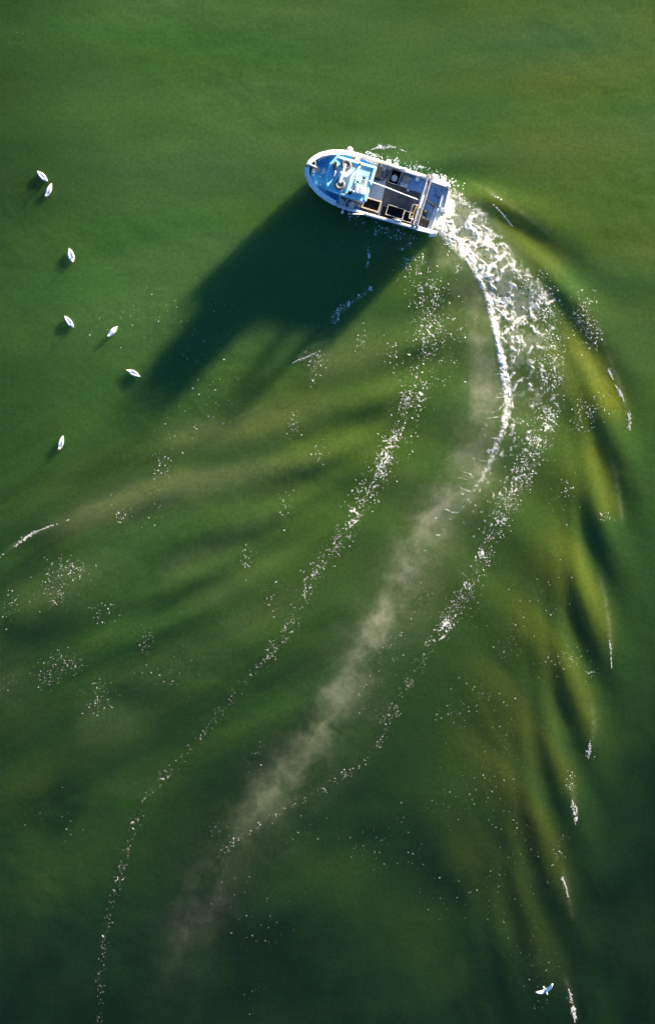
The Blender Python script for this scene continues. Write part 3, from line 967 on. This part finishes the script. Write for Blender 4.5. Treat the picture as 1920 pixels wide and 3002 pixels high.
# wide white quarter cappings aft
for sgn, f_end, win in ((-1, -4.45, .34), (1, -4.52, .26)):
    zo = 1.40
    q_ = MB().prism([(-3.12, sgn * 1.80), (f_end + .35, sgn * 1.75), (f_end + .05, sgn * 1.62), (f_end, sgn * (1.50)), (f_end + .12, sgn * (1.74 - win)), (-3.12, sgn * (1.78 - win))], zo - .12, zo + .05)
    q_.build("quarter_gunwale", CAPW, boat)
    MB().prism([(-4.03, sgn * 1.71), (f_end + .35, sgn * 1.70), (f_end + .08, sgn * 1.58), (f_end + .05, sgn * 1.48), (f_end + .16, sgn * (1.76 - win)), (-4.03, sgn * (1.76 - win))], -.3, zo - .125).build("quarter_block", WHITE, boat)

# bulwark inner faces
for sgn in (1, -1):
    rr = []
    for f in np.linspace(4.45, -4.0, 40):
        w = half(f)
        bow = max(0, (f - 2.0) / 2.5)
        wi = max(0.02, w - .12 - .10 * bow)
        zb = 1.02 if f > 2.3 else .56
        rr.append([(f - .2 * bow, sgn * wi, zrail(f) - .10), (f - .22 * bow, sgn * wi * .98, zb)])
    MB().loft(rr, closed=False).build("bulwark_lining", WHITE, boat)

# decks
fd = [(4.42, 0)]
left_ = []
for f in np.linspace(4.35, 2.2, 12):
    left_.append((f, max(.03, half(f) - .10)))
poly = [(4.42, .05)] + left_ + [(a, -b) for a, b in left_[::-1]] + [(4.42, -.05)]
MB().prism(poly, .95, 1.02).build("foredeck", BLUE, boat)
pts_ = [(f, half(f) - .06) for f in np.linspace(2.19, -4.02, 14)]
MB().prism(pts_ + [(a, -b) for a, b in pts_[::-1]], .46, .54).build("main_deck", DECK, boat)
MB().prism([(-.36, -.72), (-.50, .78), (-2.80, .76), (-2.74, -.72), (-.95, -.70), (-.93, -1.55), (-.40, -1.55)], .542, .556).build("rubber_mat", RUBBER, boat, "dark grey rubber deck mat")
MB().prism([(-.60, .80), (-.62, 1.58), (-2.8, 1.58), (-2.78, .79)], .542, .552).build("rubber_mat", BLACK, boat)
MB().box((-2.28, -1.10, .62), (.92, .80, .14), bevel=.02).build("deck_locker", AFTD, boat)
MB().prism([(-3.10, -1.36), (-4.00, -1.36), (-4.06, -.20), (-3.20, -.32)], .545, .66).build("aft_deck_panel", AFTD, boat)
MB().prism([(-3.20, -.26), (-4.02, .02), (-3.86, .78), (-3.26, .74)], .545, .62).build("aft_deck_panel", AFTD, boat)
MB().prism([(-3.05, .86), (-3.80, .84), (-3.80, 1.36), (-3.05, 1.36)], .542, .56).build("dark_hatch", RUBBER, boat)

# transom, stepped: full-depth half to starboard, cut-away to port
MB().prism([(-4.03, -1.46), (-4.03, -.04), (-4.56, -.10), (-4.46, -1.42)], -.25, 1.08).build("stern_platform", WHITE, boat)
MB().prism([(-4.06, -1.40), (-4.10, -.10), (-4.34, -.10), (-4.28, -1.40)], 1.085, 1.16).build("stern_seat", GREYW, boat)
MB().prism([(-4.36, -1.40), (-4.44, -.08), (-4.62, -.08), (-4.53, -1.38)], 1.085, 1.24).build("transom_rail", CAPW, boat)
MB().prism([(-3.86, .02), (-3.80, 1.46), (-4.10, 1.46), (-4.20, -.02)], .56, 1.14).build("transom_wall", GREYW, boat)
MB().tube([(-4.2, -.02, 1.20), (-4.62, -.06, 1.26)], .035).build("cleat", CAPW, boat)
MB().tube([(-4.18, -1.45, 1.44), (-4.3, -1.42, 1.47), (-4.42, -1.36, 1.44), (-4.5, -1.25, 1.4), (-4.3, -1.3, 1.44), (-4.2, -1.2, 1.42)], .03).build("mooring_line", BLACK, boat)

# wheelhouse
WH = [(3.02, -.98), (3.20, -.45), (3.24, .45), (3.12, 1.02), (2.3, 1.10), (.58, 1.12), (.58, -1.00), (2.3, -1.00)]
wall = MB().prism(WH, .55, 2.60).build("wheelhouse", WHITE, boat)
ROOF = [(3.06, -1.06), (3.36, -.42), (3.40, .46), (3.26, 1.02), (3.12, 1.22), (2.48, 1.29), (.52, 1.31), (.42, 1.20), (.41, -1.0), (.46, -1.11)]
roof = MB().prism(ROOF, 2.62, 2.70).build("roof", TURQ, boat)
# raised rim round the roof (front visor slopes)


def rim(poly, ins, z0, z1):
    n = len(poly)
    cx = sum(p[0] for p in poly) / n; cy = sum(p[1] for p in poly) / n
    out = MB()
    inner = []
    for i in range(n):
        a, b, c_ = Vector(poly[i - 1]), Vector(poly[i]), Vector(poly[(i + 1) % n])
        d1 = (b - a).normalized(); d2 = (c_ - b).normalized()
        n1 = Vector((-d1.y, d1.x)); n2 = Vector((-d2.y, d2.x))
        m = (n1 + n2).normalized()
        if (Vector((cx, cy)) - b).dot(m) < 0: m = -m
        k = ins / max(.35, abs(m.dot(n1)))
        inner.append(b + m * k)
    vs = [(p[0], p[1], z0) for p in poly] + [(p[0], p[1], z1 - .075) for p in poly] + [(p[0] * .996, p[1] * .985, z1 - .05) for p in poly] + [(p.x, p.y, z1) for p in inner] + [(p.x, p.y, z0) for p in inner]
    fs = []
    for lv in range(4):
        for i in range(n):
            j = (i + 1) % n
            fs.append((lv * n + i, lv * n + j, (lv + 1) * n + j, (lv + 1) * n + i))
    return out.add(vs, fs)


rim(ROOF, .16, 2.66, 2.757).build("roof_rim", TURQR, boat)
MB().prism([(2.72, -.93), (2.92, -.93), (3.22, -.38), (3.26, .44), (3.13, .92), (2.95, 1.08), (2.80, 1.08)], 2.702, lambda x, y: 2.71 + .035 * max(0, (x - 2.72) / .5)).build("roof_visor", TURQR, roof)
# windows in the wheelhouse walls
for (a, b) in (((3.24, -.30), (3.26, .32)), ((3.08, -.90), (3.20, -.52)), ((3.23, .54), (3.15, .98))):
    w_o = MB().bar((a[0] + .0, a[1], 2.1), (b[0] + .0, b[1], 2.1), .03, .62).build("window", GLASS, wall)
for sgn, y in ((1, 1.125), (-1, -1.005)):
    for x in (.95, 1.75, 2.35):
        MB().box((x, y, 2.1), (.55, .03, .55)).build("window", GLASS, wall)
MB().box((.575, -.45, 1.45), (.03, .62, 1.7)).build("door", GREYW, wall)
MB().box((.57, .5, 2.0), (.03, .6, .5)).build("window", GLASS, wall)
# rub marks of bare white along the port rim
for x, l_ in ((2.44, .22), (1.95, .34), (1.22, .22), (.80, .22)):
    MB().box((x, 1.235, 2.765), (l_, .07, .02), bevel=.008).build("rim_patch", CAPW, roof)

# radar: pedestal and open array
rad = MB().lathe([(.0, 2.70), (.25, 2.70), (.25, 2.78), (.20, 2.90), (.11, 2.97), (.09, 3.05), (0, 3.05)], (2.36, .05, 0)).build("radar_pedestal", CAPW, boat)
MB().box((2.37, .03, 3.10), (.17, 1.28, .12), bevel=.05).build("radar_scanner", CAPW, rad)
# cross bar with lamps
barp = MB().tube([(1.50, -.90, 2.86), (1.52, .88, 2.86)], .045).tube([(1.56, -.55, 2.86), (1.56, .80, 2.86)], .02)
barp = barp.build("lamp_bar", STEEL, boat)
for y in (-.86, .84):
    MB().tube([(1.51, y, 2.70), (1.51, y, 2.86)], .03).build("bar_post", STEEL, barp)
for y, r in ((-.90, .07), (-.10, .06), (.0, .05), (.10, .055)):
    MB().lathe([(0, -.05), (r, -.05), (r * 1.1, .05), (0, .06)], (1.50, y, 2.93)).build("lamp", BLACKM if y < -.5 else STEEL, barp)
MB().lathe([(0, -.05), (.07, -.05), (.08, .06), (.05, .10), (0, .11)], (1.62, .88, 2.92)).build("lamp", CAPW, barp)
MB().lathe([(0, -.05), (.06, -.05), (.065, .05), (.04, .09), (0, .10)], (1.38, .90, 2.92)).build("lamp", CAPW, barp)
MB().box((1.58, 1.0, 2.78), (.22, .20, .14), bevel=.03).build("lamp_box", BLACKM, barp)
MB().box((1.32, .20, 2.77), (.16, .12, .10), bevel=.03).build("float_switch", BLACKM, roof)
MB().tube([(1.24, .24, 2.76), (1.18, .30, 2.80)], .04).build("float_switch", BLACK, roof)
MB().tube([(2.3, .10, 2.74), (2.0, .02, 2.72), (1.8, .10, 2.74), (1.55, -.10, 2.84)], .014).build("cable", GREYW, roof)
# lettering on the roof
tx = bpy.data.curves.new("roof_lettering", 'FONT')
tx.body = "CEEHK"
tx.size = .27; tx.extrude = .002; tx.align_x = 'CENTER'; tx.align_y = 'CENTER'; tx.space_character = 0.9
to = bpy.data.objects.new("roof_lettering", tx); COL.objects.link(to)
dg = bpy.context.evaluated_depsgraph_get()
tme = bpy.data.meshes.new_from_object(to.evaluated_get(dg))
bpy.data.objects.remove(to)
tob = bpy.data.objects.new("roof_lettering", tme); COL.objects.link(tob)
tme.materials.clear(); tme.materials.append(LETT)
tob.parent = roof; tob.location = (.97, .05, 2.705); tob.rotation_euler = (0, 0, -math.pi / 2)
tob.scale = (1.0, 1.15, 1)

# gantry over the after deck
gan = empty("gantry"); gan.parent = boat
zg = 2.42
for x in (-2.86, -3.12):
    MB().box((x, .04, zg), (.07, 3.36, .40), bevel=.012).build("gantry_beam", ALU, gan)
for y, l_ in ((-1.60, .10), (-1.02, .08), (.86, .07), (1.50, .08), (1.68, .10)):
    MB().box((-2.99, y, zg + .10), (.188, l_, .09)).build("gantry_cross_piece", ALU, gan)
MB().box((-2.99, .16, zg + .14), (.186, .84, .06)).build("gantry_plate", GREYW, gan)
MB().box((-2.99, -.62, zg + .11), (.184, .70, .03)).build("gantry_plate", DECK, gan)
for k in range(4):
    MB().box((-2.93 - .04 * k, 1.18, zg + .13), (.018, .55, .05)).build("gantry_slat", ALU, gan)
for y in (-1.62, 1.66):
    for x in (-2.86, -3.12):
        MB().box((x, y, (1.1 + zg) / 2 - .07), (.22, .06, zg - 1.1 - .02), bevel=.01).build("gantry_post", ALU, gan)
MB().tube([(.62, -.06, 2.80), (.50, -.05, 2.62 + .17), (-.6, -.01, 2.70), (-1.7, .06, 2.58), (-2.80, .11, 2.50)], .034).build("boom", ROPEW, boat, "white bound boom from wheelhouse roof to gantry")
MB().tube([(.80, -.06, 2.80), (.50, -.05, 2.80)], .025).build("boom_heel", PALEW, boat)

# port side: hauling frames outboard
MB().tube([(1.02, 1.18, 1.9), (1.66, 1.26, 1.95), (1.72, 2.10, 1.85)], .045).tube([(1.66, 1.26, 1.95), (1.66, 1.3, 1.0)], .04).build("hauler_frame", ALU, boat)
MB().tube([(.80, 1.36, 1.75), (1.22, 1.55, 1.80), (1.32, 2.15, 1.70), (.30, 1.80, 1.35)], .035).tube([(.80, 1.36, 1.75), (.80, 1.40, 1.0)], .035).build("hauler_frame", ALU, boat)
MB().tube([(1.72, 2.08, 1.80), (1.70, 2.22, 1.72)], .07).build("hauler_roller", CAPW, boat)
MB().lathe([(0, 0), (.24, 0), (.26, .10), (.22, .5), (.20, .6), (0, .62)], (1.36, 1.44, .56)).build("hauler_drum", GREYW, boat)
MB().box((1.98, 1.46, .92), (.30, .36, .70), bevel=.03).build("side_locker", GREYW, boat)
MB().box((2.14, 1.36, 1.24), (.12, .50, .10), bevel=.02).build("side_step", TURQR, boat)
MB().box((.92, 1.60, .80), (.50, .22, .40), bevel=.02).build("side_bracket", BLUEP, boat)
# starboard side deck fittings
MB().prism([(1.95, -1.42), (.45, -1.50), (.45, -1.66), (1.98, -1.66)], .545, 1.20).build("side_shelf", GREYW, boat)
MB().prism([(1.62, -1.40), (.70, -1.32), (.66, -1.42), (1.60, -1.56)], 1.205, 1.24).build("oar_blade", BLUEP, boat)
MB().box((.24, -1.04, 1.02), (.34, .72, .95), bevel=.03).build("winch", BLACKM, boat)
MB().lathe([(0, 0), (.20, 0), (.20, .05), (.12, .06), (.12, .22), (.2, .23), (.2, .28), (0, .28)], (.05, -1.46, 1.05)).build("winch_drum", GREYW, boat)
MB().tube([(.14, -1.60, 1.35), (-.08, -1.52, 1.42), (-.24, -1.30, 1.3), (-.27, -1.02, 1.15), (-.18, -.75, 1.0), (.04, -.60, .9), (.32, -.60, .9)], .028).build("hose", BLACK, boat)
MB().tube([(.12, -1.62, 1.25), (-.20, -1.46, 1.38), (-.34, -1.16, 1.22), (-.26, -.9, .9)], .024).tube([(.05, -.98, 1.1), (-.12, -.86, 1.08), (-.24, -.90, 1.05)], .024).build("hose", BLACK, boat)
MB().box((-1.7, -1.63, 1.36), (1.3, .16, .09), bevel=.02).build("rail_board", CAPW, boat)
MB().box((-1.15, -1.70, 1.44), (.5, .06, .06), bevel=.02).build("rail_board", CAPW, boat)
MB().lathe([(0, -.12), (.10, -.10), (.13, 0), (.10, .10), (0, .12)], (-2.25, -1.42, 1.05)).build("deck_float", FENDER, boat)
# bow roller and stem post
br = MB().bar((4.78, -.14, 1.66), (4.20, -.13, 1.62), .14, .09, .02).build("bow_roller", STEEL, boat)
MB().box((4.28, .05, 1.15), (.22, .22, .22), bevel=.03).build("samson_post", WHITE, boat)
# tanks and pipe frame under the gantry
for y, r in ((.48, .17), (.92, .16)):
    MB().lathe([(0, .56), (r, .56), (r, 1.05), (r * .8, 1.15), (r * .3, 1.20), (.04, 1.28), (0, 1.28)], (-3.32, y, 0)).build("tank", BLACKM, boat)

# ------------------------------------------------------------------ things carried on the boat (each stands on its own)
BM = Matrix.Translation((BO[0], BO[1], LIFT)) @ Matrix.Rotation(BA, 4, 'Z')


def aboard(name, loc, rz=0.0):
    p = BM @ Vector(loc)
    return empty(name, p, BA + rz)


def set_aboard(o, loc=(0, 0, 0), rz=0.0):
    o.location = BM @ Vector(loc); o.rotation_euler = (0, 0, BA + rz)
    return o


for (x, y), lb in zip(((2.32, -.62), (2.34, .70)), ("weathered grey tyre on wheelhouse roof, starboard end of radar scanner", "weathered grey tyre on wheelhouse roof, port end of radar scanner")):
    t = aboard("tyre", (x, y, 2.70))
    tag(t, lb, "tyre", "tyres on the wheelhouse roof")
    MB().torus((0, 0, .10), .24, .10, 36, 12, lug=.07, zs=.95).build("tread", TYRE, t)
    MB().torus((0, 0, .11), .155, .03, 28, 8).build("bead", BLACKM, t)

raft = aboard("life_raft_canister", (.98, .68, 2.72))
tag(raft, "white life raft canister with blue-grey bands on the wheelhouse roof", "canister")
MB().box((0, 0, .13), (.70, .44, .26), bevel=.07).build("canister_shell", CAPW, raft)
for x in (-.13, .17):
    MB().box((x, .12, .135), (.20, .235, .27), bevel=.03).build("canister_band", RAFTB, raft)
MB().box((.02, .02, .14), (.04, .46, .275), bevel=.01).build("strap", PALEW, raft)

bag = aboard("gear_bag", (2.96, -.34, 2.74), math.radians(14))
tag(bag, "black gear bag with lilac grey sleeve on wheelhouse visor", "bag")
MB().box((0, 0, .07), (.20, .56, .14), bevel=.05).build("bag_body", BLACK, bag)
MB().box((.10, -.18, .12), (.05, .10, .05), bevel=.02).build("bag_buckle", YELL, bag)
MB().tube([(-.02, .22, .06), (.0, .42, .05), (.06, .62, .04), (.12, .76, .03)], [.07, .075, .06, .03], 8).build("sleeve", LEAD, bag)

anch = aboard("anchor", (4.28, -.10, 1.0))
tag(anch, "galvanised anchor with crossed stock lying in the bow", "anchor")
MB().tube([(.45, -.03, .74), (-.02, -.04, .70), (-.22, .0, .25)], .035).build("shank", STEEL, anch)
MB().tube([(.12, -.48, .66), (-.02, -.18, .62), (-.20, .04, .35)], .026).build("stock", STEEL, anch)
MB().prism([(-.12, -.10), (-.36, -.12), (-.40, .12), (-.16, .16)], .22, .30).build("fluke", STEEL, anch)

FEND = [((2.47, -1.94), .21, "round white fender hung at the starboard end of bow gunwale"), ((-.13, -1.93), .18, "white ball fender amidships, forward of the pair by the black bin"), ((-.66, -1.88), .17, "white ball fender amidships, aft of the pair by the black bin"),
        ((-3.34, -1.86), .21, "white ball fender on starboard quarter, just aft of the gantry"), ((-3.84, -1.80), .20, "tan stained ball fender on starboard quarter nearest the stern")]
for (p, r, lb) in FEND:
    fe = aboard("ball_fender", (p[0], p[1], .98))
    tag(fe, lb, "fender", "ball fenders along the starboard side")
    MB().lathe([(r * math.sin(a), -r * math.cos(a)) for a in np.linspace(0, math.pi, 11)], (0, 0, 0), 20).build("fender_ball", FENDER if "tan" not in lb else PALEW, fe)
    MB().lathe([(0, r - .02), (.05, r - .02), (.05, r + .05), (0, r + .06)]).build("fender_eye", BLACKM, fe)
    MB().tube([(0, 0, r + .03), (0, .15, .30), (0, .22, .20)], .015, 6).build("lanyard", ROPEW, fe)


def open_box(t, L_, B_, H_, wl, rimm, inm, th=.04, rw=.05):
    b_ = MB()
    b_.box((0, 0, .02), (L_, B_, .04))
    for s_ in (1, -1):
        b_.box((0, s_ * (B_ / 2 - th / 2), H_ / 2 + .02), (L_, th, H_ - .04))
        b_.box((s_ * (L_ / 2 - th / 2), 0, H_ / 2 + .02), (th, B_ - 2 * th - .002, H_ - .04))
    b_.build("box_shell", wl, t)
    for s_ in (1, -1):
        MB().box((0, s_ * (B_ / 2 - rw / 2 + .01), H_ + .015), (L_ + .02, rw, .035), bevel=.01).build("box_rim", rimm, t)
        MB().box((s_ * (L_ / 2 - rw / 2 + .01), 0, H_ + .012), (rw, B_ - 2 * rw + .018, .032), bevel=.01).build("box_rim", rimm, t)


bb = aboard("fish_bin", (-.83, -1.10, .56), math.radians(-3))
tag(bb, "open black fish bin with pale rim holding a white bucket", "bin")
open_box(bb, .66, .92, .62, BLACK, ALU, BLACK, rw=.035)
bu = aboard("bucket", (-.81, -1.02, .62))
tag(bu, "round white bucket standing inside the black fish bin", "bucket")
MB().lathe([(0, 0), (.15, 0), (.19, .42), (.205, .42), (.205, .45), (.185, .45), (.175, .40), (0, .40)], n=28).build("bucket_shell", CAPW, bu)
MB().lathe([(0, .402), (.172, .402), (.168, .43), (0, .432)], n=28).build("bucket_contents", GREYW, bu)
yj = aboard("jug", (-.78, -1.27, .62))
tag(yj, "yellow plastic jug tucked behind the white bucket", "jug")
MB().box((0, 0, .18), (.22, .14, .36), bevel=.04).build("jug_body", YELL, yj)
MB().lathe([(0, .34), (.04, .34), (.04, .42), (0, .42)], (.05, 0, 0)).build("jug_cap", BLACKM, yj)

gl = aboard("fish_box", (-1.54, -1.08, .56), math.radians(-4))
tag(gl, "mud stained grey fish box with lid beside the black bin", "box")
MB().box((0, 0, .20), (.54, .68, .40), bevel=.03).build("box_shell", GREYW, gl)
MB().box((-.02, -.08, .425), (.50, .50, .05), bevel=.02).build("lid", MUD, gl)
MB().box((0, .22, .42), (.46, .22, .04), bevel=.015).build("lid_flap", DECK, gl)

tr = aboard("sorting_tray", (.09, 1.06, .56), math.radians(0))
tag(tr, "large dark tray with pale wooden frame beside the wheelhouse, port side", "tray")
open_box(tr, 1.16, .76, .70, BLACK, PALEW, BLACK, rw=.09)
b2 = aboard("fish_bin", (-1.50, 1.04, .56))
tag(b2, "longer empty black fish bin at port rail behind wooden framed tray", "bin", "empty black bins at the port rail")
open_box(b2, 1.10, .66, .52, BLACK, ALU, BLACK, rw=.035)
b3 = aboard("fish_bin", (-2.38, 1.10, .56))
tag(b3, "shorter empty black fish bin at port rail below the gantry", "bin", "empty black bins at the port rail")
open_box(b3, .60, .66, .52, BLACK, ALU, BLACK, rw=.035)
fr2 = aboard("landing_frame", (-2.58, .74, 1.08))
tag(fr2, "pale metal hoop frame leaning against the gantry", "frame")
MB().tube([(-.18, -.44, .55), (.13, -.44, .35), (.13, .44, .15), (-.16, .46, .35)], .04).build("frame_tube", ALU, fr2)
MB().tube([(-.14, -.42, .5), (-.08, -.1, .30), (-.10, .2, .22), (.05, .36, .16)], .022).build("frame_hose", YELL, fr2)
MB().tube([(.10, .40, .14), (.10, .40, -.5)], .03).build("frame_leg", ALU, fr2)
MB().tube([(.10, -.40, .32), (.10, -.40, -.5)], .03).build("frame_leg", ALU, fr2)

pl = aboard("plank", (-3.68, -.14, 1.06), math.radians(0))
tag(pl, "narrow timber plank lying diagonally from gantry to transom", "plank")
MB().bar((.53, -.22, .10), (-.56, .22, .0), .13, .05, .01).build("board", PALEW, pl)
MB().bar((.50, -.14, -.05), (-.52, .30, -.15), .03, .22).build("batten", BLACK, pl)

bl = set_aboard(MB().box((0, 0, .06), (.14, .16, .12), bevel=.03).build("rope_block", CAPW), (-1.88, -.62, .556), .5)
tag(bl, "small white block lying on the dark deck mat", "block")
rg = aboard("net_heap", (-1.75, 1.56, 1.20))
tag(rg, "grey heap of netting bundled on the port rail", "net")
for k in range(3):
    pts_ = [(random.uniform(-.35, .35), random.uniform(-.08, .08), random.uniform(.12, .2)) for _ in range(9)]
    pts_.sort()
    MB().tube(pts_, .035, 6).build("net_fold", GREYW, rg)

# ------------------------------------------------------------------ birds
FEATH = mat("white_feathers", (.82, .81, .79), .7, .06, 9, bump=.25)
BILL = mat("orange_bill", (.80, .32, .03), .5, .1, 9)
MASK = mat("black_mask", (.01, .01, .01), .5, .1, 9)
SHADEF = mat("shaded_feathers", (.44, .47, .52), .75, .08, 9)


def spine_loft(sp, n=14):
    """sp: (x, y, z, half-width, half-height); sections stand across the spine"""
    rings = []
    for i, (x, y, z, a, b) in enumerate(sp):
        p0 = Vector(sp[max(0, i - 1)][:3]); p1 = Vector(sp[min(len(sp) - 1, i + 1)][:3])
        t = (p1 - p0).normalized()
        side = Vector((0, 1, 0)) - t * t.y
        side.normalize()
        up = t.cross(side).normalized()
        rings.append([Vector((x, y, z)) + side * a * math.cos(2 * math.pi * k / n) + up * b * math.sin(2 * math.pi * k / n) for k in range(n)])
    return MB().loft(rings, closed=True, caps=True)


def make_swan(turn, stretch):
    """floating swan heading +x; turn: sideways set of the head, stretch: how far the neck reaches forward"""
    r = empty("swan")
    e = stretch
    sp = [(-.56, 0, .20, .008, .008), (-.48, 0, .19, .04, .03), (-.37, 0, .17, .095, .08), (-.22, 0, .14, .165, .13), (-.05, 0, .12, .20, .16), (.12, 0, .11, .195, .165), (.25, 0, .12, .16, .15),
          (.335, 0, .16, .105, .105), (.38 + .2 * e, .1 * turn, .23, .065, .068), (.385 + .4 * e, .25 * turn, .31, .048, .050), (.36 + .6 * e, .45 * turn, .39, .042, .042), (.345 + .8 * e, .7 * turn, .46, .042, .042), (.36 + e, .9 * turn, .52, .045, .045),
          (.41 + e, turn, .545, .050, .045), (.455 + e, 1.05 * turn, .535, .043, .037), (.485 + e, 1.1 * turn, .525, .030, .026)]
    spine_loft(sp).build("body", FEATH, r)
    for s_ in (1, -1):
        wv = [(.20, s_ * .115, .20, .05, .05), (.10, s_ * .135, .245, .085, .06), (-.06, s_ * .125, .265, .095, .06), (-.22, s_ * .10, .265, .085, .05), (-.36, s_ * .065, .255, .055, .032), (-.47, s_ * .03, .245, .02, .012)]
        spine_loft(wv, 10).build("wing", FEATH, r)
    hx = .485 + e; hy = 1.1 * turn
    spine_loft([(hx - .01, hy, .525, .030, .026), (hx + .03, hy * 1.02, .512, .024, .016), (hx + .075, hy * 1.04, .498, .016, .008)], 8).build("bill", BILL, r)
    spine_loft([(hx - .022, hy, .530, .034, .030), (hx - .004, hy, .526, .033, .029)], 8).build("face_mask", MASK, r)
    return r


SW = [((127, 518.5), (142, 534), .02, 0.0, "white swan, upper of the close pair near left edge"),
      ((144.5, 560), (137, 578), -.03, -.02, "white swan, lower of the close pair near left edge"),
      ((210, 751), (214.5, 770), .02, -.05, "plump white swan alone, midway between the close pair and the boat shadow tip"),
      ((205, 945), (218, 962), .05, -.03, "white swan pointing down right, level with the one beside the boat shadow"),
      ((330, 974), (316, 989), .0, -.04, "white swan facing down left, beside the edge of the boat shadow"),
      ((392, 1094), (373, 1084.5), .03, -.02, "white swan lying nearly crossways, nearest the tip of the boat shadow"),
      ((180.5, 1300), (175, 1320), -.02, -.03, "lowest white swan, just above the long port wake crest")]
for (c_, hd, turn, st, lb) in SW:
    r = make_swan(turn, st)
    x, y = (c_[0] - 960) / 45, (1501 - c_[1]) / 45
    r.location = (x, y, float(height(x, y)) - .03)
    r.rotation_euler = (0, 0, math.atan2(-(hd[1] - c_[1]), hd[0] - c_[0]))
    k = .95
    r.scale = (k, k * (1.0 if "plump" in lb else .80), k * .78)
    tag(r, lb, "swan", "swans floating beside the wake")

gull = empty("gull", ((1598 - 960) / 45 * (CAM_H - 3.5) / CAM_H, (1501 - 2904) / 45 * (CAM_H - 3.5) / CAM_H, 3.5), math.atan2(-19, 9.5))
tag(gull, "white gull in flight with raised wings above the dark lower wake", "gull")
spine_loft([(-.30, 0, 0, .035, .006), (-.20, 0, 0, .045, .02), (-.08, 0, 0, .06, .055), (.06, 0, 0, .065, .065), (.16, 0, .01, .05, .05), (.22, 0, .02, .042, .042), (.27, 0, .02, .032, .03)]).build("body", FEATH, gull)
spine_loft([(.265, 0, .02, .014, .014), (.32, 0, .012, .006, .005)], 8).build("bill", YELL, gull)


def wing(s_):
    top = []
    ax_ = [(.10, .05, .02, .13), (.10, .20, .12, .15), (.02, .36, .22, .14), (-.10, .50, .26, .10), (-.24, .62, .28, .03)]
    for (x, y, z, c_) in ax_:
        top.append([(x, s_ * y, z + .008), (x - c_ * .5, s_ * y, z + .016), (x - 1.7 * c_, s_ * y, z), (x - c_ * .5, s_ * y, z - .004)])
    return MB().loft(top, closed=True, caps=True)


wing(1).build("wing", FEATH, gull)
wing(-1).build("wing", SHADEF, gull)  # wing turned from the sun: its shade painted as greyer feathers
